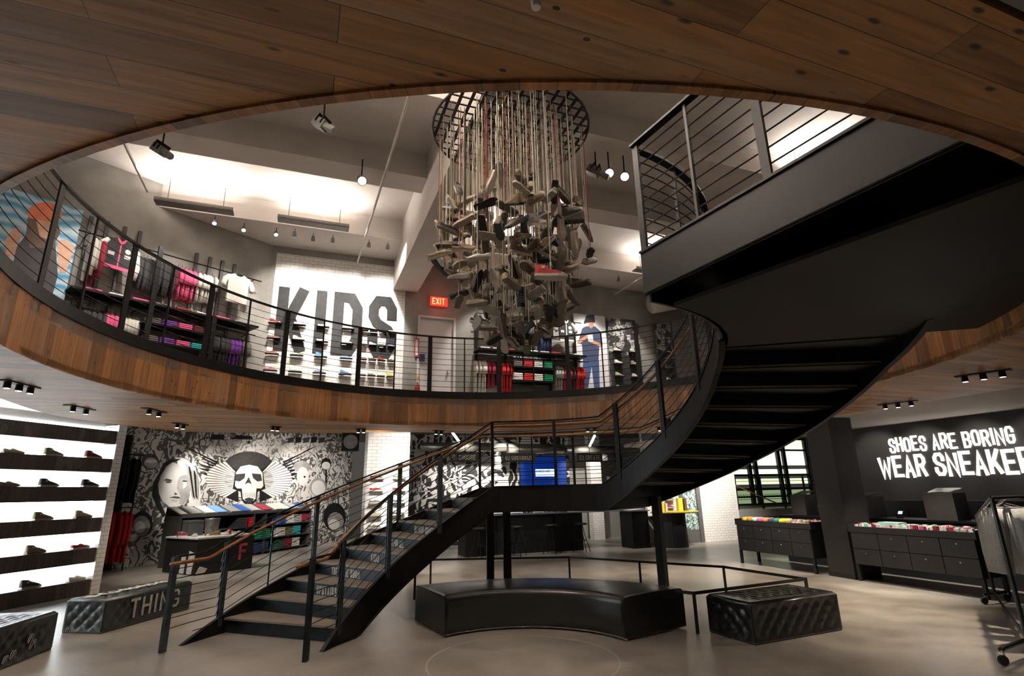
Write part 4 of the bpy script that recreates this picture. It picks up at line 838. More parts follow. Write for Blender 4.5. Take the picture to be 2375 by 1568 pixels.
row(MB, 5.92, 6.12, 4.86, 'light grey', .66, 'shirt', 'left of the cap poster'); row(MB, 6.14, 6.42, 4.86, 'crimson', .7, 'shirt', 'left of the cap poster'); row(MB, 6.44, 6.52, 4.86, 'charcoal', .66, 'shirt', 'left of the cap poster'); row(MB, 6.54, 6.80, 4.86, 'bright red', .7, 'shirt', 'left of the cap poster')
row(MB, 3.9, 4.6, 5.92, 'off white', .5, 'shirt', 'on the high rail behind the shoes'); row(MB, 4.65, 5.5, 5.92, 'charcoal', .55, 'shirt', 'on the high rail behind the shoes'); row(MB, 5.56, 5.9, 5.92, 'navy', .7, 'shirt', 'on the high rail behind the shoes')
jf = front_top(MB @ Matrix.Translation((6.2, -.34, 5.92)), 'charcoal', 'light grey', 'black and white printed sports jersey shown face on left of the cap poster', 'displayed_jersey', .55, False, None, 'white', .2)
for k in range(9): folded(MB @ Matrix.Translation((3.98+k*.32, -.22, 5.0)), .24, .3, .05, ['white', 'light grey', 'red', 'black'][k % 4], '%s folded garment on the long back shelf, number %d from the door' % (['white', 'light grey', 'red', 'black'][k % 4], k+1), 'folded garments on the long back shelf')
for z, nm in ((4.62, 'upper'), (4.27, 'lower')):
    for k, c in enumerate(['white' if z < 4.5 else 'grey', 'bright red', 'off white', 'kelly green']):
        for q in range(4): folded(MB @ Matrix.Translation((4.85+k*.275, -.2, z+q*.045)), .22, .28, .044, c, '%s folded tee, layer %d from the bottom, %s back shelf' % (c, q+1, nm), 'folded tees in the back wall bays')
# poster of the standing person
g = G(MB); g.k = 0; g.box(6.62, 7.60, -.04, 0, 3.5, 6.28); pp = AD*12.535
def ps2(pts, k, off=0): g.k = k; g.face([atp(x, y, pp, AD)-AD*off for x, y in pts], raw=True)
ps2([(1350, 762), (1358, 757), (1380, 757), (1394, 770), (1398, 800), (1390, 800), (1388, 838), (1352, 838), (1350, 800), (1342, 790)], 1, .003)
ps2([(1352, 836), (1389, 836), (1391, 900), (1378, 900), (1372, 850), (1364, 900), (1352, 900)], 2, .004)
ps2([(1366, 744), (1376, 744), (1377, 757), (1370, 762), (1365, 756)], 3, .005); ps2([(1360, 731), (1378, 730), (1380, 748), (1360, 748), (1355, 752), (1354, 748)], 4, .006)
ps2([(1340, 790), (1362, 776), (1366, 781), (1346, 796), (1339, 796)], 3, .006); ps2([(1366, 786), (1396, 798), (1398, 804), (1390, 803), (1366, 793)], 3, .006); ps2([(1362, 776), (1374, 775), (1376, 792), (1364, 792)], 5, .007)
tag(g.struct('cap_poster', [mat('poster white', (.72, .71, .74), .5, var=.03), mat('poster blue shirt', (.05, .07, .13), .5), mat('poster jeans', (.05, .09, .20), .5), mat('poster skin tone', (.6, .26, .15), .5), mat('poster dark cap', (.02, .02, .03), .5), white]), 'tall white poster of a person in a dark cap, blue shirt and jeans', 'poster'); bpy.data.objects['cap_poster'].pop('kind')
# dark shoe displays
def display(M, w, z0, z1, cols, zs, label, tagn, shoec):
    t = thing('shoe_display', label, 'display', M @ Vector((w/2, 0, z0)))
    g = G(M); g.box(0, w, -.05, 0, z0, z1); g.part('back_panel', doodle('display scribble %s' % tagn, (.42, .41, .40), (.03, .03, .03), 5, .06, .5), t)
    g = G(M); g.box(0, w, -.06, -.05, z0, z0+(z1-z0)*.62); g.part('dark_panel', mat('dark panel', (.03, .03, .032), .5), t)
    for j, z in enumerate(zs):
        for i, x in enumerate(cols):
            s_ = G(M); s_.box(x-.14, x+.14, -.2, -.05, z-.015, z); s_.part('shelf', blackm, t)
            c = shoec[(i+j) % len(shoec)]
            sneaker(c, True, M @ Matrix.Translation((x, -.125, z+.001)), '%s high top on the %s, %s shelf, %s column' % (c, tagn, ['first', 'second', 'third', 'fourth', 'fifth'][j], ['left', 'right'][i]), 'shoes on the %s' % tagn, 'white', .85, None, True)
display(mw(7.68, 12.6), 1.0, 3.5, 6.26, (.22, .74), (5.28, 4.93, 4.58, 4.22), 'tall dark shoe display with scribbled top right of the cap poster', 'tall dark display', ['white', 'white', 'cream'])
display(mw(9.2, 12.5), .55, 3.5, 6.2, (.28,), (5.32, 4.87, 4.5), 'narrow dark shoe display seen through the stair railing', 'narrow dark display', ['white', 'grey'])
# ---------------------------------------------------------------- upper ceiling: strips, pipes, spots
G(frame(uv(8.75, 11.9, 6.55), BD)).tube([(0, 0, 0), (.7, 0, .18), (2.4, 0, .62)], .27, 16).top('ventilation_duct', mat('white duct', (.50, .46, .42), .5), 'thick white round duct rising to the right behind the stair railing', 'duct', None, True)
for k, (a, b, v) in enumerate(STRIPS):
    t = thing('strip_light', ['long grey uplight strip nearest the left wall of the gallery', 'long grey uplight strip above the giant letters', 'grey uplight strip behind the hanging shoes', 'grey uplight strip right of the hanging shoes', 'added unseen uplight strip high on the left over the opening', 'grey uplight strip just above the dark platform edge', 'added unseen uplight strip above the viewer, right of centre', 'added unseen uplight strip above the viewer, left of centre', 'added unseen uplight strip above the viewer, near the girder', 'added unseen uplight strip above the near ceiling edge'][k], 'ceiling light', uv((a+b)/2, v-.06, 7.12))
    g = G(mw(0, v)); g.box(a, b, -.16, .06, 7.13, 7.16); g.box(a, b, -.16, -.15, 7.13, 7.21); g.part('housing', mat('grey lamp housing', (.16, .15, .14), .6), t)
    for x in (a+.2, b-.2): G(mw(0, v)).tube([(x, -.05, 7.16), (x, -.05, 7.699)], .006, 5).part('suspension_rod', steel, t)
for k, (p, q) in enumerate([((1.04, 4.4, 6.95), (.86, 12.55, 6.95)), ((-2.97, 7.0, 6.95), (-2.99, 10.4, 6.95)), ((8.0, 6, 6.95), (7.94, 12.5, 6.95))]):
    G().tube([uv(*p), uv(*q)], .022, 8).top('sprinkler_pipe', mat('painted pipe', (.52, .47, .43), .5), ['thin white pipe under the gallery ceiling ending above the letters', 'thin white pipe under the gallery ceiling near the left wall', 'thin white pipe behind the top platform'][k], 'pipe')
def spot_fix(p, aim, label, s=1, lit=True, pw=0, group=None, hang=.25, top=None):
    if top: hang = top-p[2]
    p = Vector(p); t = thing('spotlight', label, 'ceiling light', p, group); d = (Vector(aim)-p).normalized(); M = frame(p, d.orthogonal(), -d)
    G(M).lathe([(0, .09*s), (.03*s, .09*s), (.05*s, .03*s), (.055*s, -.06*s), (.045*s, -.062*s)], 12).part('lamp_head', mat('grey spotlight', (.14, .14, .13), .45), t)
    if lit: b = G(M); b.lathe([(.05*s, -.058*s), (0, -.056*s)], 12); b.part('lens', glow, t)
    G().tube([p+Vector((0, 0, .03)), p+UP*hang], .008*s, 5).part('stem', steel, t)
    if pw: lamp('SPOT', p+d*.10*s, pw, WARM, aim, .03, 60)
for k, (u, v, z) in enumerate([(.57, 8.53, 6.8), (4.5, 6.95, 6.8), (4.81, 6.96, 6.8), (3.64, 7.98, 6.8), (4.14, 7.97, 6.8)]):
    spot_fix(uv(u, v, z), Vector((0, 3.6, 2.2)) if k in (0, 3, 4) else Vector((.6, 2.4, 1.8)), ['bare lit spotlight hanging on a cable left of the shoe cluster', 'left one of two lit spotlights right of the shoe cluster', 'right one of two lit spotlights right of the shoe cluster', 'lit spotlight glaring through the laces, left of a pair', 'lit spotlight glaring through the laces, right of a pair'][k], 1.5, True, 22, None, .4)
for k, (u, v) in enumerate([(-2.07, 11.52), (-1.54, 11.66), (-.91, 11.67), (-.54, 11.6), (-.16, 11.69), (.25, 11.64), (1.03, 11.63), (1.45, 11.61), (7.6, 11.7), (8.8, 11.7)]):
    spot_fix(uv(u, v, 7.06), uv(u+(.3 if k < 3 else 0), 12.7 if k > 2 else 10, 4.5), 'small white ceiling spotlight under the beam, %s from the left' % ['first', 'second', 'third', 'fourth', 'fifth', 'sixth', 'seventh', 'eighth', 'ninth', 'tenth'][k], .8, k < 4, 0, None, .14)
for k, (u, v, z) in enumerate([(-.1, 7.24, 6.8), (4.29, 7.02, 6.8), (-2.42, 8.69, 6.8)]):
    t = thing('projector_spotlight', ['grey stage spotlight under the ceiling left of the hanging grid', 'grey stage spotlight beside the two lit spotlights', 'grey stage spotlight over the left side of the opening'][k], 'ceiling light', uv(u, v, z))
    M = frame(uv(u, v, z), AD*-.6+BD*.8, UP) @ Matrix.Rotation(rad(35), 4, 'Y')
    g = G(M); g.box(-.16, .05, -.07, .07, -.07, .07); g.part('housing', mat('grey spotlight', (.14, .14, .13)), t)
    g = G(M @ Matrix.Translation((.05, 0, 0)) @ Matrix.Rotation(pi/2, 4, 'Y')); g.lathe([(.055, 0), (.05, .09), (.06, .09), (.055, .2), (0, .2)], 12); g.part('barrel', mat('grey spotlight', (.14, .14, .13)), t)
    for x in (-.1, 0): g = G(M); g.box(x, x+.015, -.09, .09, -.01, .12); g.part('yoke', steel, t)
    G().tube([uv(u, v, z+.08), uv(u, v, 7.7)], .012, 6).part('stem', steel, t)
# ================================================================ ground floor, left: lit shoe shelves
LW = 5.5; ML = frame(S1-D12*LW, D12)
lit = mat('lit white back panel', (.9, .95, 1), em=3.6, emc=(.90, .97, 1))
darkwood = planks('dark stained shelf wood', (.085, .062, .054), (.055, .041, .037), .3, 4, rough=.6, knots=False, gap=.001)
lb = thing('shoe_shelving', 'tall white backlit shoe wall with six thick dark wood shelves at the left edge', 'shelving', ML @ Vector((LW/2, 0, 0)))
g = G(ML); g.box(0, LW-.18, .285, .298, .02, 2.95); g.part('lit_back_panel', lit, lb)
lamp('AREA', ML @ Vector((LW/2, .25, 3.03)), 26, COOL, ML @ Vector((LW/2, -.5, 3.6)), size=4.5, sy=.08)  # added area light brightens the cove above the shelves
BZ = [2.88, 2.36, 1.85, 1.31, .79, .26]
for z in BZ: g = G(ML); g.box(0, LW-.18, 0, .28, z-.245, z); g.part('shelf', darkwood, lb)
pls = [(2.36, [(30, 'cream', 0), (125, 'olive', 1), (218, 'maroon', 1)]), (1.85, [(18, 'tan', 0), (112, 'charcoal', 1), (208, 'black', 1)]), (1.31, [(98, 'olive', 1), (190, 'cream', 1)]), (.79, [(80, 'tan', 1), (182, 'red', 0)]), (.26, [(68, 'charcoal', 1), (172, 'white', 0)])]
for j, (z, L_) in enumerate(pls):
    for i, (px, c, hi) in enumerate(L_):
        p = atp(px, 1200, S1-N12*.12, N12); p = Vector((p.x, p.y, z+.001)); zz = atp(px, 1055+j*80, S1-N12*.12, N12); p = Vector((zz.x, zz.y, z+.001))
        sneaker(c, bool(hi), Matrix.Translation(p) @ Matrix.Rotation(atan2(D12.y, D12.x), 4, 'Z'), '%s %s shoe on the backlit shelves, %s shelf with shoes, %s on it' % (c, 'high top' if hi else 'low', RN[j], ['leftmost', 'middle' if len(L_) == 3 else 'rightmost', 'rightmost'][i]), 'shoes on the backlit shelves', 'brown' if c in ('tan', 'cream') else 'white', 1.12)
# hoodies and dark tops on the two rails behind the shelving
A1, A2 = aty(243, 1200, 13.1), aty(306, 1200, 13.5); A1.z = A2.z = 0; MH = frame(A1, A2-A1); LH = (A2-A1).length
hr = thing('clothes_rack', 'two level black clothes rail behind the backlit shoe wall', 'clothes rack', A1)
for z in (1.44, 2.66): G(MH).tube([(-.35, 0, z), (LH+.05, 0, z)], .013, 6).part('rail', steel, hr)
for x in (-.35, LH+.05): G(MH).tube([(x, .3, 0), (x, .3, 2.7)], .015, 6).part('post', steel, hr); 
for z in (1.44, 2.66):
    for x in (-.35, LH+.05): G(MH).tube([(x, 0, z), (x, .3, z)], .01, 5).part('bracket', steel, hr)
row(MH, -.25, LH, 1.44, 'bright red', 1.1, 'sweatshirt', 'behind the backlit shoe wall', True, .1); row(MH, -.25, LH, 2.66, 'black', 1.0, 'sweatshirt', 'behind the backlit shoe wall', True, .1)
# ---------------------------------------------------------------- upholstered seats
def tufted(M, w, d, h, label, name='ottoman', leather=None, p=.085):
    """button tufted box, centred, base at z=0"""
    t = thing(name, label, 'ottoman', M.translation)
    g = G(M); A = .026; rr = .03
    def pil(s, q): a = abs(sin(pi*(s+q)/p/1.0*.5)); b = abs(sin(pi*(s-q)/p*.5)); return A*((a*b)**.45-1)
    def surf(o, ex, ey, en, W, H, nx, ny):
        P = [[o+ex*(W*i/nx)+ey*(H*j/ny)+en*(pil(W*i/nx, H*j/ny)*min(1, 6*min(i/nx, 1-i/nx))*min(1, 6*min(j/ny, 1-j/ny))) for j in range(ny+1)] for i in range(nx+1)]
        for i in range(nx):
            for j in range(ny): g.face([P[i][j], P[i+1][j], P[i+1][j+1], P[i][j+1]])
    X, Y, Z = Vector((1, 0, 0)), Vector((0, 1, 0)), Vector((0, 0, 1)); n = lambda L: max(8, int(L/.022))
    hh = h-.03; surf(Vector((-w/2, -d/2, .02)), X, Z, -Y, w, hh-.02, n(w), n(h)); surf(Vector((w/2, d/2, .02)), -X, Z, Y, w, hh-.02, n(w), n(h)); surf(Vector((-w/2, d/2, .02)), -Y, Z, -X, d, hh-.02, n(d), n(h)); surf(Vector((w/2, -d/2, .02)), Y, Z, X, d, hh-.02, n(d), n(h))
    surf(Vector((-w/2+rr, -d/2+rr, h)), X, Y, Z, w-2*rr, d-2*rr, n(w), n(d))
    for (a, b, c_, e) in [((-w/2, -d/2), (w/2, -d/2), (w/2-rr, -d/2+rr), (-w/2+rr, -d/2+rr)), ((w/2, -d/2), (w/2, d/2), (w/2-rr, d/2-rr), (w/2-rr, -d/2+rr)), ((w/2, d/2), (-w/2, d/2), (-w/2+rr, d/2-rr), (w/2-rr, d/2-rr)), ((-w/2, d/2), (-w/2, -d/2), (-w/2+rr, -d/2+rr), (-w/2+rr, d/2-rr))]:
        g.face([(a[0], a[1], hh), (b[0], b[1], hh), (c_[0], c_[1], h), (e[0], e[1], h)])
    g.part('upholstery', leather or leath, t, True)
    g = G(M); g.box(-w/2+.004, w/2-.004, -d/2+.004, d/2-.004, 0, .03); g.part('base', blackm, t)
    g = G(M); s = .028
    for k in range(int(w/s)): 
        for y in (-d/2-.002, d/2+.002): x = -w/2+.01+k*s; g.box(x-.005, x+.005, y-.003, y+.003, .012, .022)
    for k in range(int(d/s)):
        for x in (-w/2-.002, w/2+.002): y = -d/2+.01+k*s; g.box(x-.003, x+.003, y-.005, y+.005, .012, .022)
    o = g.part('nailheads', mat('brass nail', (.45, .42, .36), .3, 1), t); o['kind'] = 'stuff'
    return t
leath = mat('black leather', (.0065, .006, .006), .34, var=.3, scale=8, coat=.12)
c1, c2, c3 = Vector((-5.787, 7.633, 0)), Vector((-5.227, 7.498, 0)), Vector((-4.981, 8.98, 0))
dl = (c3-c2).normalized(); wl = .575; cen = c2+dl*.76+Vector((-dl.y, dl.x, 0))*wl/2
MO = frame(cen, dl)                       # local x along the length, -y = right hand side seen by the viewer
o1 = tufted(MO, 1.5, wl, .40, 'long tufted black leather ottoman with white painted letters on side and top', leather=mat('grey green leather', (.022, .028, .028), .42, var=.3, scale=8, coat=.15))
g = G(MO @ Matrix.Translation((-.36, -wl/2-.002, .09))); word(g, 'THING', .24, .155, .045, .033, .006); paintw = mat('white brush paint', (.55, .53, .49), .6, var=.3, scale=20); g.part('painted_lettering', paintw, o1)
for k in range(8):
    g = G(MO @ Matrix.Translation((-.52+k*.16, .02*(-1)**k, .404)) @ Matrix.Rotation(rad(90+20*(-1)**k), 4, 'Z') @ Matrix.Rotation(-pi/2, 4, 'X')); word(g, 'SROBCEUS'[k], .16, .15, .03, .034, .004)
    g.part('painted_lettering', paintw, o1)
dl2 = (Vector((-5.29, 6.84, 0))-Vector((-5.185, 6.105, 0))).normalized(); cen2 = Vector((-5.29, 6.84, 0))-dl2*.75+Vector((-dl2.y, dl2.x, 0))*.32
MO2 = frame(cen2, dl2); o2 = tufted(MO2, 1.5, .64, .40, 'tufted black ottoman with faint silver scribbles cut off by the left edge')
sil = mat('silver scribble', (.30, .29, .27), .5)
for k, (x, z, s) in enumerate([(.35, .20, .08), (.40, .13, .09), (.12, .10, .08), (.02, .08, .07)]):
    g = G(MO2 @ Matrix.Translation((x, -.325, z))); g.tube([(s*.5*cos(a_*.5), 0, s*.5*sin(a_*.9)) for a_ in range(14)], .006, 4); g.part('scribble', sil, o2)
a_, b_, c_ = Vector((2.264, 6.988, 0)), Vector((2.484, 6.366, 0)), Vector((3.727, 6.923, 0)); dd = (c_-b_).normalized()
MO3 = frame(b_+dd*.68+Vector((-dd.y, dd.x, 0))*.33, dd); tufted(MO3, 1.36, .66, .41, 'tufted black leather ottoman with nailheads right of the curved bench')
# the curved bench, concentric with the stairs
bn = thing('curved_bench', 'smooth black leather curved bench under the stair landing', 'bench', pol(1.8, 80))
def bend(r): return 133.3-(r-1.29)*6, 29+(r-1.29)*2
sec = [(1.30, .02), (1.30, .25), (1.30, .36), (1.306, .41), (1.33, .434), (1.40, .443), (1.8, .452), (2.2, .443), (2.27, .434), (2.30, .41), (2.306, .36), (2.306, .02)]
g = G(); NN = 44; RW = []
for k in range(NN+1):
    RW.append([])
    for r, z in sec:
        s_, e_ = bend(r); f = k/NN; q = s_+(e_-s_)*f; RW[-1].append(pol(r, q, z))
for i in range(NN):
    for j in range(len(sec)-1): g.face([RW[i][j], RW[i][j+1], RW[i+1][j+1], RW[i+1][j]])
    g.face([RW[i][0], RW[i+1][0], RW[i+1][-1], RW[i][-1]])
g.face(RW[0]); g.face(RW[-1][::-1]); o = g.part('upholstery', leath, bn, False)
for p in o.data.polygons: p.use_smooth = len(p.vertices) == 4
for (r, f0) in ((1.30, None), (2.306, None)):
    pass
g = G(); g.arc(1.292, 1.30, [133-k*2.4 for k in range(45)], lambda a: .018, lambda a: .03); g.part('welt', sil, bn)
g = G()
for k in range(100):
    p = pol(1.292, 132.8-k*1.05, .024); g.tube([p-Vector((0, 0, .005)), p+Vector((0, 0, .006))], .006, 5)
for s_ in (0, 1):
    for k in range(34): r = 1.30+k*.03; a = bend(r)[s_]; p = pol(r, a+(.25 if s_ == 0 else -.25), .024); g.tube([p-Vector((0, 0, .005)), p+Vector((0, 0, .006))], .006, 5)
o = g.part('nailheads', mat('brass nail', (.45, .42, .36)), bn); o['kind'] = 'stuff'
g = G(); g.tube([pol(1.34+k*.001, 80.5, z) for k, z in enumerate((.44, .445))]+[pol(2.28, 80.5, .44)], .003, 4); g.part('seam', leath, bn)
# ---------------------------------------------------------------- black display table and the t-shirt fixture before the mural
T0, T1, T2 = Vector((-6.998, 12.648, 0)), Vector((-8.155, 13.344, 0)), Vector((-6.278, 13.781, 0))
MT = frame(T0, T2-T0); dt = thing('display_table', 'black panelled display table with a pink letter F and white figure on its side', 'table', (T1+T2)/2)
g = G(MT); g.box(0, 1.34, 0, 1.35, .0, .74); g.part('body', blackm, dt); g = G(MT); g.box(-.02, 1.36, -.02, 1.37, .74, .775); g.part('table_top', mat('pale table top', (.55, .53, .50), .4), dt)
pk = mat('pink paint', (.62, .05, .12), .5); g = G(MT @ Matrix.Translation((.98, -.002, .22))); glyph(g, 'F', .20, .36, .06, .004); g.part('painted_letter', pk, dt)
g = G(MT); g.k = 0
for pts in ([(-.002, .62, .02), (-.002, .42, .02), (-.002, .40, .38), (-.002, .58, .40)], [(-.002, .32, .02), (-.002, .12, .02), (-.002, .04, .45), (-.002, .3, .5)]): g.face(pts[::-1])
g.face([(.02, -.003, .02), (.22, -.003, .02), (.28, -.003, .12), (.10, -.003, .18)]); g.part('painted_figure', paintw, dt)
# goods on the table
def crate(M, w, d, h, m, label, name, cat, lid=None):
    t = thing(name, label, cat, M.translation); g = G(M); g.box(-w/2, w/2, -d/2, d/2, 0, h); g.part('box', m, t); g = G(M); g.box(-w/2-.004, w/2+.004, -d/2-.004, d/2+.004, h-.05, h+.004); g.part('lid', lid or m, t); return t
TP = lambda x, y: MT @ Matrix.Translation((x, y, .776))
crate(TP(.35, .95), .34, .3, .34, mat('dark grey card', (.05, .05, .05)), 'dark grey shoe box standing on the pale table top', 'shoe_box', 'box')
bk = thing('bucket', 'dark metal bucket between the shoes on the display table', 'bucket', (TP(.55, .5)).translation); G(TP(.55, .5)).lathe([(0, .002), (.13, .002), (.16, .36), (.165, .38), (.15, .38), (.12, .01)], 18).part('pail', mat('grey metal', (.16, .155, .15), .4, .6), bk, True)
G(TP(.55, .5)).tube([(.155*cos(pi*k/10), .155*sin(pi*k/10), .37) for k in range(11)], .006, 5).part('handle', steel, bk)
for k, (x, y, c, hi) in enumerate([(.12, .85, 'maroon', 1), (.15, .45, 'light grey', 0), (.45, .22, 'brown', 1), (.85, .3, 'red', 1), (1.1, .25, 'tan', 0), (.75, .8, 'white', 1), (1.15, .8, 'cream', 0)]):
    sneaker(c, bool(hi), TP(x, y) @ Matrix.Rotation(k*1.3, 4, 'Z'), '%s %s shoe standing on the black display table' % (c, 'high top' if hi else 'low'), None)
# fixture
Q1, Q2 = Vector((-8.284, 14.096, 0)), Vector((-6.925, 19.205, 0)); MQ = frame(Q1, Q2-Q1); LQ = (Q2-Q1).length; NQ = MQ.to_3x3() @ Vector((0, -1, 0))
fx = thing('shirt_fixture', 'long dark grey shelf fixture of folded t-shirts with a sloping top before the mural', 'shelving', Q1+(Q2-Q1)/2)
fm = mat('dark grey metal shelf', (.07, .068, .066), .5, .3)
for x in (0, 1.0, 2.6, 3.1, LQ): g = G(MQ); g.box(x-.02, x+.02, 0, .5, 0, 1.2); g.part('side_panel', fm, fx)
for z in (.08, .44, .80): g = G(MQ); g.box(0, LQ, 0, .5, z-.02, z); g.part('shelf', fm, fx)
g = G(MQ); g.box(0, LQ, -.02, .0, 1.15, 1.22); g.part('front_lip', fm, fx)
g = G(MQ); g.face([(0, -.02, 1.2), (LQ, -.02, 1.2), (LQ, .5, 1.42), (0, .5, 1.42)]); g.face([(0, -.02, 1.17), (0, .5, 1.39), (LQ, .5, 1.39), (LQ, -.02, 1.17)]); g.part('sloping_top', fm, fx)
g = G(MQ); g.box(0, LQ, .49, .5, 0, 1.4); g.part('back_panel', blackm, fx)
tc = ['off white', 'light grey', 'off white', 'sky blue', 'light grey', 'royal blue', 'light grey', 'crimson', 'off white', 'off white', 'light grey', 'royal blue']
def qx(px, py=1190): return (MQ.inverted() @ atp(px, py, Q1, NQ)).x
xs = [qx(p) for p in (430, 461, 492, 519, 551, 573, 598, 624, 650, 668, 690, 704)]
for k, x in enumerate(xs):
    g_w = min(.34, (xs[min(k+1, 11)]-xs[max(k-1, 0)])/2*.82)
    Mt = MQ @ Matrix.Translation((x, .24, 1.315)) @ Matrix.Rotation(rad(23), 4, 'X'); folded(Mt, g_w, .42, .03, tc[k], '%s folded t-shirt on the sloping top before the mural, %s from the left' % (tc[k], ORD[k]), 'folded t-shirts on the sloping top')
def stackq(x, z, c, w, n, nm):
    for q in range(n): folded(MQ @ Matrix.Translation((x, .22, z+q*.052)), w, .38, .05, c, '%s folded t-shirt, layer %d, %s' % (c, q+1, nm), 'folded t-shirts inside the fixture')
for px, c, z in [(565, 'charcoal', .80), (580, 'bright red', .80), (604, 'kelly green', .44), (619, 'kelly green', .44), (600, 'navy', .08), (618, 'navy', .08)]: stackq(qx(px, 1240), z, c, .36, 5, '%s stack, %s shelf of the middle bay' % ('left' if px < 603 or px == 604 else 'right', {.8: 'upper', .44: 'middle', .08: 'low'}[z]))
for j, (z, cs) in enumerate([(.80, ['royal blue', 'off white', 'light grey', 'crimson']), (.44, ['off white', 'olive', 'teal']), (.08, ['dark green', 'crimson', 'off white'])]):
    for i, c in enumerate(cs): stackq(qx(655+i*18, 1230), z, c, .36, 5, '%s shelf of the right bay' % ['upper', 'middle', 'low'][j])
# track lights and speaker in the mural room
for k, (px, py) in enumerate([(395, 1003), (414, 1009), (448, 1006), (540, 1007), (645, 1000)]):
    p = aty(px, py, 13.6); spot_fix(p, Vector((-7.5, 17.5, 1.6)), 'bright white track spotlight before the mural, %s from the left' % ORD[k], 1.1, True, 0, None, .18, 3.9)
for k, (a, b) in enumerate([((-8.6, 14.2, 3.2), (-8.4, 16.0, 1.7)), ((-7.2, 15.5, 3.2), (-7.8, 18.2, 1.8)), ((-6.3, 17.2, 3.2), (-7.2, 19.6, 1.8)), ((-7.4, 12.0, 3.1), (-7.0, 13.2, .6)), ((-6.0, 13.2, 3.1), (-7.3, 16.2, 1.1))]): lamp('SPOT', a, 150, NEUT, b, .05, 85, .8)
sp = thing('loudspeaker', 'square wall loudspeaker with round grille left of the white tiled pillar', 'speaker', aty(812, 1045, 13.2))
Ms = frame(aty(812, 1045, 13.2), BD); g = G(Ms); g.box(-.2, .2, 0, .3, 0, .42); g.part('cabinet', blackm, sp)
g = G(Ms @ Matrix.Translation((0, -.002, .21)) @ Matrix.Rotation(pi/2, 4, 'X')); g.lathe([(.17, 0), (.17, .012), (.15, .016), (.10, .008), (.05, .012), (0, .02)], 20); g.part('grille', mat('speaker grille', (.30, .28, .27), .6), sp); G(Ms).tube([(0, .15, .42), (0, .15, 3.9-aty(812, 1045, 13.2).z)], .02, 6).part('bracket', steel, sp)
# shoes on the pillar
for j in range(6):
    for i in range(2):
        x = .22+i*.5; z = 1.95-j*.26; Mp = mw(pu, pv); g = G(Mp); g.box(x-.15, x+.15, -.13, 0, z-.012, z); g.top('shoe_shelf', mat('grey shelf plate', (.2, .2, .2)), 'small shelf on the white tiled pillar, row %d, %s' % (j+1, ['left', 'right'][i]), 'shelf', 'shoe shelves on the tiled pillar')
        c = [['charcoal', 'grey'], ['red', 'red'], ['grey', 'navy'], ['cream', 'charcoal'], ['grey', 'charcoal'], ['black', 'red']][j][i]
        sneaker(c, False, Mp @ Matrix.Translation((x, -.065, z+.001)), '%s shoe on the white tiled pillar, row %d, %s' % (c, j+1, ['left', 'right'][i]), 'shoes on the tiled pillar', 'white', .95, None, True)
for k in range(2): lamp('SPOT', (-3.05+k*.14, 10.52+k*.05, 2.735), 75, NEUT, (-2.6+k*.5, 12.5, 2.3), .02, 60)
for k in range(2): lamp('SPOT', (-2.3+k*.5, 10.9, 2.8), 130, NEUT, (-2.5+k*.5, 12.5, 1.3), .04, 50)
# ================================================================ custom counter behind the landing
MC = mw(4.2, 14.55)
ct = thing('service_counter', 'long black service counter behind the stair columns', 'counter', MC @ Vector((1.8, .3, 0)))
g = G(MC); g.box(.1, 3.0, .12, .7, 0, .98); g.part('body', blackm, ct); g = G(MC); g.box(-.05, .75, -.02, .72, 0, 1.0); g.part('end_block', steel, ct); g = G(MC); g.box(2.55, 3.4, -.02, .72, 0, 1.0); g.part('end_block', steel, ct)
g = G(MC); g.box(-.1, 4.9, -.06, .76, 1.0, 1.03); g.part('counter_top', mat('blue grey counter top', (.10, .12, .16), .25), ct)
def stool(M, label):
    t = thing('bar_stool', label, 'stool', M.translation, 'bar stools at the service counter')
    G(M @ Matrix.Translation((0, 0, .70))).lathe([(0, 0), (.17, 0), (.18, .02), (.16, .045), (0, .05)], 16).part('seat', blackm, t)
    for a in range(4): a *= pi/2; G(M).tube([(.05*cos(a), .05*sin(a), .70), (.12*cos(a), .12*sin(a), .4), (.26*cos(a), .26*sin(a), 0)], .011, 5).part('leg', steel, t)
    G(M).tube([(.15*cos(q), .15*sin(q), .3) for q in [2*pi*k/14 for k in range(15)]], .008, 5).part('foot_ring', steel, t); G(M).tube([(0, 0, .3), (0, 0, .70)], .018, 6).part('stem', steel, t)
for k, u in enumerate((.2, 1.25, 2.25, 3.15)): stool(MC @ Matrix.Translation((u, -.38, 0)), 'black bar stool at the service counter, %s from the left' % ORD[k])
for k, u in enumerate((.95, 1.5, 2.15, 2.9)):
    t = thing('tablet_stand', ['white framed tablet stand at the left of the service counter', 'white framed tablet stand left of centre on the service counter', 'white framed tablet stand right of centre on the service counter', 'white framed tablet stand at the right of the service counter'][k], 'tablet', (MC @ Vector((u, .2, 1.03))))
    M = MC @ Matrix.Translation((u, .2, 1.04)) @ Matrix.Rotation(rad(55), 4, 'X'); g = G(M); g.box(-.17, .17, 0, .24, -.01, .012); g.part('frame', white, t); g = G(M); g.box(-.13, .13, .03, .21, .012, .015); g.part('screen', mat('dark screen', (.02, .03, .05), .15), t)
    g = G(MC @ Matrix.Translation((u, .3, 1.031))); g.box(-.12, .12, -.12, .06, 0, .012); g.part('foot', steel, t)
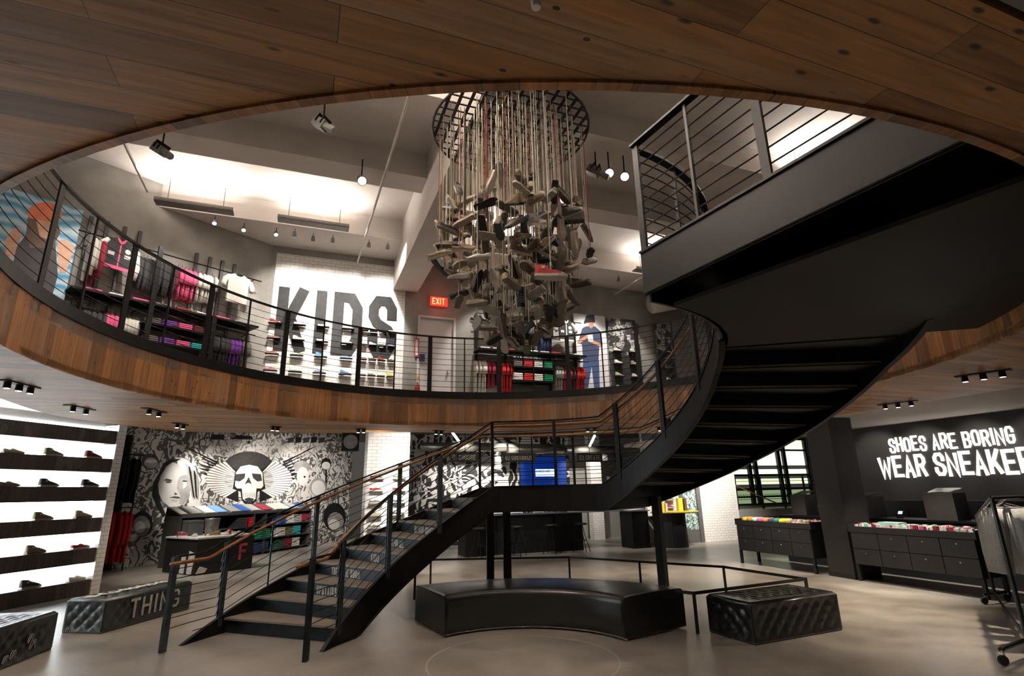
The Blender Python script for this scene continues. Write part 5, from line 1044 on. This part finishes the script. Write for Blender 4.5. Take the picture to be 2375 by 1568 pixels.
# screen with the blue picture
tv = thing('wall_screen', 'blue wall screen with a white block of text above the counter', 'screen', mw(0, 17.4) @ Vector((7.6, 0, 1.7)))
g = G(mw(0, 17.4)); g.box(6.85, 8.6, 0, .06, 1.66, 2.78); g.part('casing', blackm, tv); g = G(mw(0, 17.4)); g.box(6.88, 8.57, -.004, 0, 1.69, 2.75); g.part('screen_glass', mat('blue screen', (.0, .03, .22), em=.13, emc=(.0, .05, .42)), tv)
g = G(mw(0, 17.4)); g.box(7.42, 8.12, -.01, -.004, 2.1, 2.34); g.part('picture_block', mat('pale screen text', (.6, .8, 1), em=.5, emc=(.65, .85, 1)), tv)
g = G(mw(0, 17.4) @ Matrix.Translation((7.44, -.01, 2.23))); word(g, 'SHOES ARE', .08, .05, .014, .014, .003); g.part('screen_lettering', mat('blue text', (.0, .04, .25), em=.2, emc=(0, .04, .25)), tv)
G(mw(0, 17.4)).tube([(7.7, .05, 2.7), (7.7, .3, 2.9), (7.7, .59, 2.9)], .03, 6).part('bracket', steel, tv)
# step signs
sgm = mat('sign board', (.05, .047, .04), .6)
for u, v, s, lab in ((4.55, 16, '01 CHOOSE', 'black hanging sign reading 01 CHOOSE above the counter'), (6.30, 16, '02 CUSTOMIZE', 'black hanging sign reading 02 CUSTOMIZE left of the blue screen'), (8.76, 16, '03 CREATE', 'black hanging sign reading 03 CREATE right of the blue screen')):
    t = thing('hanging_sign', lab, 'sign', uv(u, v, 2.5)); g = G(mw(u, v)); w = .40 if len(s) < 12 else .48; g.box(-w-.06, w+.06, -.02, .02, 2.50, 2.77); g.part('board', sgm, t)
    L_ = len(s)-1; cw = 2*w/(L_+.7)-.02; g = G(mw(u, v) @ Matrix.Translation((-w+.01, -.021, 2.56))); word(g, s, .15, cw, .02, .02, .003); g.part('lettering', mat('cream lettering', (.62, .58, .46), .5), t)
    G(mw(u, v)).tube([(0, 0, 2.77), (0, 0, 3.5)], .01, 5).part('stem', steel, t)
# ducts and bar lights
for k, (u0, u1, v, z, r) in enumerate([(3.4, 6.2, 17, 3.02, .14), (6.3, 8.3, 17, 2.98, .17), (8.4, 10.4, 17, 2.95, .16)]):
    G().tube([uv(u0, v, z), uv(u1, v, z)], r, 14).top('silver_duct', mat('silver duct', (.35, .33, .28), .3, .8), ['dull silver ceiling duct left above the counter', 'shiny silver ceiling duct behind the middle sign', 'silver ceiling duct at the right above the counter'][k], 'duct', None, True)
for k, (a, b) in enumerate([((1050, 1004), (1066, 1026)), ((1379, 1011), (1368, 1034))]):
    p, q = aty(*a, 14.5), aty(*b, 15.8); bl = thing('bar_light', ['slanting bright bar light left above the counter', 'slanting bright bar light above the third hanging sign'][k], 'ceiling light', (p+q)/2); G().tube([p, q], .035, 6).part('tube', mat('bar glow', (1, .97, .9), em=5), bl); m_ = (p+q)/2; G().tube([m_, Vector((m_.x, m_.y, 3.5))], .008, 5).part('stem', steel, bl)
for u, v, z, tgt, pw in [(4.6, 16.2, 3.2, (5.0, 18.2, 1.8), 130), (6.2, 16.3, 3.2, (6.0, 18.2, 2.0), 150), (8.8, 16.0, 3.2, (9.4, 17.8, 1.6), 110), (5.5, 13.6, 3.1, (5.6, 14.6, .9), 45), (8.0, 13.4, 3.1, (9.0, 14.7, .8), 70), (10.6, 12.6, 2.75, (10.6, 14.6, 1.1), 110), (12.4, 12.6, 2.75, (12.6, 14.6, 1.4), 150), (11.4, 12.6, 2.75, (11.5, 14.6, 1.0), 60)]:
    lamp('SPOT', uv(u, v, z), pw, NEUT, uv(*tgt), .05, 80, .8)
# painted shoe and lettering on the dark wall
g = G(mw(0, 17.99)); sh_ = [(5.55, 1.28), (5.6, 1.48), (5.8, 1.45), (6.1, 1.72), (6.3, 1.62), (6.45, 1.4), (6.75, 1.36), (6.82, 1.26), (6.8, 1.16), (5.55, 1.18)]
g.face([(x, -.004, z) for x, z in sh_]); g.face([(x, -.004, z) for x, z in [(5.6, 2.4), (6.35, 2.35), (6.4, 2.78), (5.75, 2.85)]]); 
for k in range(9): g.face([(4.6+k*.16+.1*cos(q), -.004, 1.75+.25*sin(k*1.7)+.12*sin(q)) for q in (0, 1.1, 2.2, 3.3, 4.4, 5.5)])
wl_ = g.struct('trim_20', mat('white ink paint', (.62, .60, .57), .6)); 
g = G(mw(0, 17.98) @ Matrix.Translation((3.28, 0, 2.2))); word(g, 'INTO', .3, .13, .03, .03, .004); g.M = mw(0, 17.98) @ Matrix.Translation((3.28, 0, 1.65)); word(g, 'INK', .36, .15, .03, .032, .004); g.struct('trim_21', mat('white ink paint', (.62, .60, .57)))
# second counter, yellow table, wall boxes
MK = mw(8.95, 14.62); k2 = thing('service_counter', 'small black counter block left of the yellow topped table', 'counter', MK.translation)
g = G(MK); g.box(.0, .55, -.55, .1, 0, 1.0); g.part('body', steel, k2); g = G(MK); g.box(-.05, .6, -.6, .12, 1.0, 1.03); g.part('counter_top', mat('blue grey counter top', (.1, .12, .16)), k2)
for k in range(4): g = G(MK @ Matrix.Translation((.1+k*.12, -.25, 1.031+k*.006))); g.box(-.1, .1, -.12, .12, 0, .006); g.top('flyer_stack', white, 'thin stack of white flyers on the small black counter, %s from the left' % ORD[k], 'paper', 'flyers on the small counter')
yt = thing('display_table', 'yellow topped oval table on a dark drum base behind the right stair column', 'table', MK @ Vector((1.15, -.64, 0)))
g = G(MK @ Matrix.Translation((1.25, -.68, 0)) @ Matrix.Scale(1.0, 4, (1, 0, 0))); g.lathe([(0, 0), (.42, 0), (.40, .93), (0, .93)], 20); g.part('drum_base', blackm, yt)
g = G(MK @ Matrix.Translation((1.38, -.68, 0)) @ Matrix.Scale(1.32, 4, (1, 0, 0))); g.lathe([(0, .93), (.55, .93), (.56, .95), (.55, .975), (0, .975)], 28); g.part('table_top', mat('yellow top', (.68, .48, .03), .4), yt)
for k, (x, w, h, c) in enumerate([(.84, .11, .32, 'orange'), (.98, .12, .26, 'yellow'), (1.12, .06, .22, 'white'), (1.62, .16, .36, 'yellow'), (1.8, .09, .34, 'brown')]):
    g = G(MK @ Matrix.Translation((x, -.64, .976))); g.box(-w/2, w/2, -.05, .05, 0, h); g.top('carton', cm(c), '%s carton on the yellow table, %s from the left' % (c, ORD[k]), 'box')
for k, (px, py, w, h) in enumerate([(1532, 1150, .3, .14), (1527, 1178, .26, .12), (1522, 1205, .5, .10), (1398, 1068, .28, .2), (1432, 1075, .26, .3)]):
    v_ = 14.55 if k < 3 else 17.1; p = atv(px, py, v_); u_ = p.dot(BD); g = G(mw(u_, v_)); g.box(-w/2, w/2, -.07 if k < 3 else -.1, .04 if k < 3 else 0, p.z, p.z+h); g.top('wall_box', blackm if k != 3 else white, ['upper black box shelf on the white tiles beside the glazed door', 'middle black box shelf on the white tiles beside the glazed door', 'low wide black box shelf behind the yellow table', 'white frame on the grey panel beyond the stair rail', 'black frame on the grey panel beyond the stair rail'][k], 'shelf')
for k, (py, c) in enumerate([(1160, 'grey'), (1178, 'crimson'), (1206, 'green')]):
    p = atv(1556, py, 14.5); u_ = p.dot(BD); g = G(mw(u_, 14.6)); g.box(-.16, .16, -.16, 0, p.z-.012, p.z); g.top('shoe_shelf', mat('grey shelf plate', (.2, .2, .2)), 'small grey shelf left of the glazed door, %s' % ['top', 'middle', 'low'][k], 'shelf')
    sneaker(c if c in COLS else 'red', True, mw(u_, 14.52) @ Matrix.Translation((0, 0, p.z+.001)), '%s high top on the %s shelf left of the glazed door' % (c, ['top', 'middle', 'low'][k]), None, 'white', .95, None, True)
# street landing behind the windows' front
lnd = thing('entrance_landing', 'raised entrance landing with wood front and dark railing before the street windows', 'landing', uv(15.5, 15.6, 0))
g = G(mw(0, 15.2)); g.box(13.45, 18.8, 0, 1.35, 0, .88); g.part('platform', mat('pale landing slab', (.42, .40, .38)), lnd); g = G(mw(0, 15.17)); g.box(13.45, 16.6, 0, .03, .1, .62); g.part('wood_front', planks('oak front', (.30, .13, .05), (.2, .09, .035), .16, 2.5, src='UV'), lnd)
for u in (13.9, 15.0, 16.0, 17.0, 18.1): g = G(mw(0, 15.25)); g.box(u-.03, u+.03, -.02, .02, .88, 1.95); g.part('baluster', blackm, lnd)
for z in (1.05, 1.2, 1.35, 1.5, 1.65, 1.8, 1.93): G().tube([uv(13.5, 15.25, z), uv(18.1, 15.25, z)], .008, 4).part('guard_rod', blackm, lnd)
G().tube([uv(13.4, 14.95, 1.75), uv(15.6, 14.95, .95)], .022, 6).part('handrail', woodrail, lnd)
g = G(mw(0, 16.55)); g.box(18.98, 19.15, -.02, .0, 2.55, 2.75); g.top('wall_plate', mat('navy sign', (.02, .035, .1)), 'small navy plate on the pale wall right of the street windows', 'sign')
# ================================================================ ground floor, right: column, drawer cabinets, cash desk, sign
def MR(u, v): return frame(uv(u, v), -AD)     # x runs towards the viewer, -y faces the sales floor
c1_, c2_ = Vector((5.789, 10.88, 0)), Vector((5.945, 10.346, 0))
col = thing('steel_column', 'wide charcoal clad column between the two drawer cabinets', 'column', (c1_+c2_)/2); g = G(frame(c1_+Vector((0, 0, 0)), c2_-c1_)); g.box(0, .56, 0, .55, 0, ZS-.002); g.part('cladding', mat('column cladding', (.019, .0165, .0155), .5, var=.2, scale=2), col)
g = G(frame(c1_, c2_-c1_)); g.box(-.01, .57, -.01, .56, 0, .08); g.part('base', blackm, col)
cabm = mat('charcoal drawer front', (.018, .017, .0175), .42, var=.25, scale=3)
def cabinet(v0, L, label, nd=4, u=9.22):
    M = MR(u, v0); t = thing('drawer_cabinet', label, 'cabinet', M @ Vector((L/2, .25, 0)))
    g = G(M); g.box(0, L, .02, .52, .27, .80); g.part('carcass', blackm, t); g = G(M); g.box(-.01, L+.01, 0, .02, .80, .90); g.box(-.01, L+.01, .52, .54, .80, .93); g.box(-.03, -.01, 0, .54, .80, .93); g.box(L+.01, L+.03, 0, .54, .80, .93); g.box(0, L, .02, .52, .80, .849); g.part('tray', cabm, t)
    for k in range(nd):
        for j in range(2):
            x0, x1 = L*k/nd+.006, L*(k+1)/nd-.006; z0 = .28+j*.26; g = G(M); g.box(x0, x1, 0, .02, z0, z0+.25); d = g.part('drawer', cabm, t)
            q = G(M @ Matrix.Translation(((x0+x1)/2, 0, z0+.19)) @ Matrix.Rotation(pi/2, 4, 'X')); q.lathe([(.005, 0), (.006, .012), (.012, .02), (0, .024)], 10); q.part('knob', chrome, d)
    for x in (0, L-.05):
        for y in (.0, .48): g = G(M); g.box(x, x+.05, y, y+.05, 0, .27); g.part('leg', blackm, t)
    return M
MA = cabinet(10.25, 1.95, 'charcoal drawer cabinet with colourful rolled goods left of the wide column')
MBc = cabinet(7.45, 1.98, 'charcoal drawer cabinet with pale small goods right of the wide column')
cs = ['yellow', 'orange', 'mint', 'pink', 'orange', 'navy', 'green', 'yellow']
for k, c in enumerate(cs):
    g = G(MA @ Matrix.Translation((.12+k*.15, .26, .908)) @ Matrix.Rotation(pi/2, 4, 'X')); g.lathe([(0, -.16), (.05, -.15), (.058, -.1), (.058, .1), (.05, .15), (0, .16)], 10); g.top('rolled_towel', mat('bright '+c, [x*1.1 for x in COLS[c]], .7), 'bright %s rolled garment in the left cabinet tray, %s from the left' % (c, ORD[k]), 'clothing', 'rolled garments in the left tray', True)
def bits(M, x0, x1, n, cl, name, label):
    g = G(M); r = random.Random(5)
    for k in range(n):
        x, y, z = r.uniform(x0, x1), r.uniform(.06, .48), .85; w, d, h = r.uniform(.015, .04), r.uniform(.015, .04), r.uniform(.03, .11); g.k = r.randrange(len(cl)); g.box(x-w, x+w, y-d, y+d, z, z+h)
    o = g.top(name, [cm(c) for c in cl], label, 'small goods'); o['kind'] = 'stuff'
bits(MA, 1.25, 1.9, 70, ['white', 'cream', 'pink'], 'small_accessories', 'pale small accessories heaped in the left cabinet tray')
bits(MBc, .04, 1.94, 300, ['white', 'off white', 'pink', 'white', 'white', 'red', 'white', 'mint', 'off white'], 'small_accessories', 'white and pink small accessories filling the right cabinet tray')
g = G(MBc @ Matrix.Translation((.62, .25, .86))); g.box(-.18, .18, -.1, .1, 0, .12); g.top('teal_packet', cm('mint'), 'pale teal packet lying in the right cabinet tray', 'packet')
# cash desk
MD = MR(10.35, 10.0); cd = thing('cash_desk', 'long black cash desk behind the drawer cabinets', 'desk', MD @ Vector((2.5, .3, 0)))
g = G(MD); g.box(0, 5.6, 0, .6, 0, .95); g.part('body', blackm, cd); g = G(MD); g.box(-.02, 5.62, -.03, .63, .95, .985); g.part('desk_top', steel, cd)
for k, (px, w, h, lb) in enumerate([(1870, .38, .50, 'brown black register hood left of the wide column'), (2020, .42, .46, 'brown black register hood right of the wide column'), (2200, .50, .52, 'large black register hood under the bright wall lettering')]):
    p = atu(px, 1190, 10.6); x = (MD.inverted() @ p).x; t = thing('cash_register', lb, 'register', MD @ Vector((x, .3, .985)))
    g = G(MD); g.box(x-w/2, x+w/2, .05, .4, .985, .985+h-.06); g.part('housing', mat('register black', (.03, .024, .02), .5), t)
    g = G(MD); g.face([(x-w*.36, .1, .935+h), (x+w*.36, .1, .935+h), (x+w*.42, .42, 1.0+h), (x-w*.42, .42, 1.0+h)]); g.face([(x-w*.36, .1, .925+h), (x-w*.42, .42, .985+h), (x+w*.42, .42, .985+h), (x+w*.36, .1, .925+h)]); g.part('screen', mat('grey screen back', (.14, .14, .14), .3), t)
for k, px in enumerate((1908, 2078, 2262)):
    p = atu(px, 1190, 10.5); x = (MD.inverted() @ p).x; t = thing('card_terminal', 'small card terminal with pale blue display, %s from the left' % ORD[k], 'card terminal', MD @ Vector((x, .2, .985)))
    g = G(MD @ Matrix.Translation((x, .2, .986)) @ Matrix.Rotation(rad(-35), 4, 'X')); g.box(-.05, .05, 0, .05, 0, .16); g.part('body', blackm, t); g = G(MD @ Matrix.Translation((x, .2, .986)) @ Matrix.Rotation(rad(-35), 4, 'X')); g.box(-.04, .04, -.003, 0, .09, .15); g.part('display', mat('pale blue display', (.3, .4, .6), em=.8, emc=(.4, .5, .8)), t)
MS = MR(11.94, 9.15); bc = thing('back_cabinet', 'low dark cabinet along the charcoal wall behind the cash desk', 'cabinet', MS @ Vector((2, -.2, 0))); g = G(MS); g.box(.2, 4.4, -.42, -.002, 0, 1.28); g.part('carcass', mat('dark back cabinet', (.03, .028, .027), .5), bc)
for k in range(4): g = G(MS); g.box(.25+k*1.03, 1.23+k*1.03, -.44, -.42, .1, 1.1); g.part('door', mat('dark back cabinet', (.03, .028, .027)), bc)
# the illuminated slogan
sg = thing('wall_lettering', 'bright white letters SHOES ARE BORING WEAR SNEAKERS on the charcoal wall', 'sign', uv(11.9, 7.2, 1.7)); lt = mat('lit white letters', (1, .97, .9), em=.9, emc=(1, .95, .88))
def slog(s, v, z, h, cw, gap, t, sp):
    x = 0
    for k, c in enumerate(s):
        if c == ' ': x += sp; continue
        w = cw*(.36 if c == 'I' else 1.35 if c in 'W' else 1); g = G(MR(11.93, v) @ Matrix.Translation((x, 0, z+(.012 if k % 2 else -.008)))); glyph(g, c, w, h, t, .012); g.part('letter', lt, sg); x += w+gap
slog('SHOES ARE BORING', 8.32, 2.25, .31, .138, .022, .041, .088); slog('WEAR SNEAKERS', 8.64, 1.73, .45, .212, .026, .064, .13)
for v in (8.6, 7.6, 6.6, 5.6): lamp('SPOT', uv(10.9, v, 2.82), 16, NEUT, uv(11.95, v, 2.0), .04, 75)
# ---------------------------------------------------------------- rolling clothes rack cut off by the right edge
Nn = atz(2392, 1522); Ff = atz(2312, 1398)
def hz(px, py, b): d = ray(px, py); return EYE+d.z*hypot(b.x, b.y)/hypot(d.x, d.y)
zt = hz(2319, 1155, Nn); rk = thing('rolling_clothes_rack', 'black pipe rolling clothes rack with grey sweatpants at the right edge', 'clothes rack', (Nn+Ff)/2)
pm = mat('black pipe', (.03, .03, .027), .35, .7)
for b, nm in ((Nn, 0), (Ff, 1)):
    G().tube([b+UP*.12, b+UP*(zt if nm == 0 else hz(2277, 1198, Ff))], .02, 8).part('upright', pm, rk)
    if nm == 0:
        cst = Vector((4.387, 5.546, 0)); dr = (b-cst); dr.z = 0; e2 = b+dr*.8
        G().tube([cst+UP*.13, cst+dr*.12+UP*.14, e2+UP*.14], .022, 8).part('foot_bar', pm, rk)
        ends = (cst, e2)
    else: ends = (b-BD*.25, b+BD*.25); G().tube([ends[0]+UP*.12, ends[1]+UP*.12], .02, 8).part('foot_bar', pm, rk)
    for e in ends:
        c = G(frame(e+UP*.05, AD)); c.M = Matrix.Translation(e+UP*.045) @ Matrix.Rotation(pi/2, 4, 'X'); c.lathe([(0, -.014), (.043, -.014), (.043, .014), (0, .014)], 14); w = c.part('caster_wheel', blackm, rk)
        G().tube([e+Vector((.02, 0, .045)), e+Vector((.02, 0, .10)), e+UP*.13], .01, 6).part('caster_fork', chrome, rk)
zt2 = hz(2277, 1198, Ff)
G().tube([Nn+UP*zt, Nn+UP*zt+BD*1.2], .018, 8).part('top_rail', pm, rk); G().tube([Nn+UP*zt, Ff+UP*zt2], .018, 8).part('top_rail', pm, rk); G().tube([Nn+UP*.14, Ff+UP*.12], .018, 8).part('base_rail', pm, rk)
dR = (Nn-Ff)
G().tube([Ff+UP*zt2, Ff+BD*.24+UP*zt2, Nn+BD*.24+UP*zt, Nn+UP*zt], .014, 8).part('side_rail', pm, rk)
for k in range(9):
    f = .26+k*.08; p = Ff+BD*.24+dR*f+UP*(zt2+(zt-zt2)*f-.03); M = frame(p, dR) @ Matrix.Rotation(rad(8*(-1)**k), 4, 'Z')
    t = thing('hanging_sweatpants', 'grey sweatpants on the rolling rack, %s from the far end' % ORD[k], 'clothing', M.translation, 'grey sweatpants on the rolling rack'); t.rotation_euler = M.to_euler()
    if k == 0:
        PM = []; hM = .72
        for s in (-1, 1):
            q = G(); q.tube([(0, s*.09, -.06), (.012, s*.10, -.25), (-.01, s*.11, -.5), (.005, s*.115, -hM)], [.075, .085, .075, .06], 10); PM.append(('leg', q.mesh('leg', fab('light grey'), True)))
        q = G(); q.box(-.04, .04, -.17, .17, -.10, -.045); PM.append(('waistband', q.mesh('waistband', fab('light grey'))))
        q = G(); q.tube([(0, -.15, -.05), (0, 0, .0), (0, .15, -.05)], .005, 4); q.tube([(0, 0, 0), (0, 0, .03), (0, .015, .05)], .003, 4); PM.append(('hanger', q.mesh('hanger', blackm)))
    for nm, me in PM: o = bpy.data.objects.new(nm, me); SC.collection.objects.link(o); o.parent = t
lamp('SPOT', uv(8.9, 6.4, 2.8), 150, NEUT, uv(9.5, 6.5, .9), .04, 70); lamp('SPOT', uv(8.9, 9.3, 2.8), 120, NEUT, uv(9.5, 9.3, .9), .04, 60)  # added spots without fixtures to brighten the cabinet trays
lamp('SPOT', (4.6, 6.0, 2.82), 22, NEUT, (5.3, 6.9, .6), .25, 60)
# small fitting on the oak boards above the viewer
p = atz(1243, 4, ZS); sd = thing('smoke_detector', 'small pale fitting on the oak ceiling at the top edge of the picture', 'detector', p); g = G(Matrix.Translation(p-Vector((0, 0, .02)))); g.lathe([(0, 0), (.012, .0), (.014, .02)], 14); g.part('cover', white, sd)
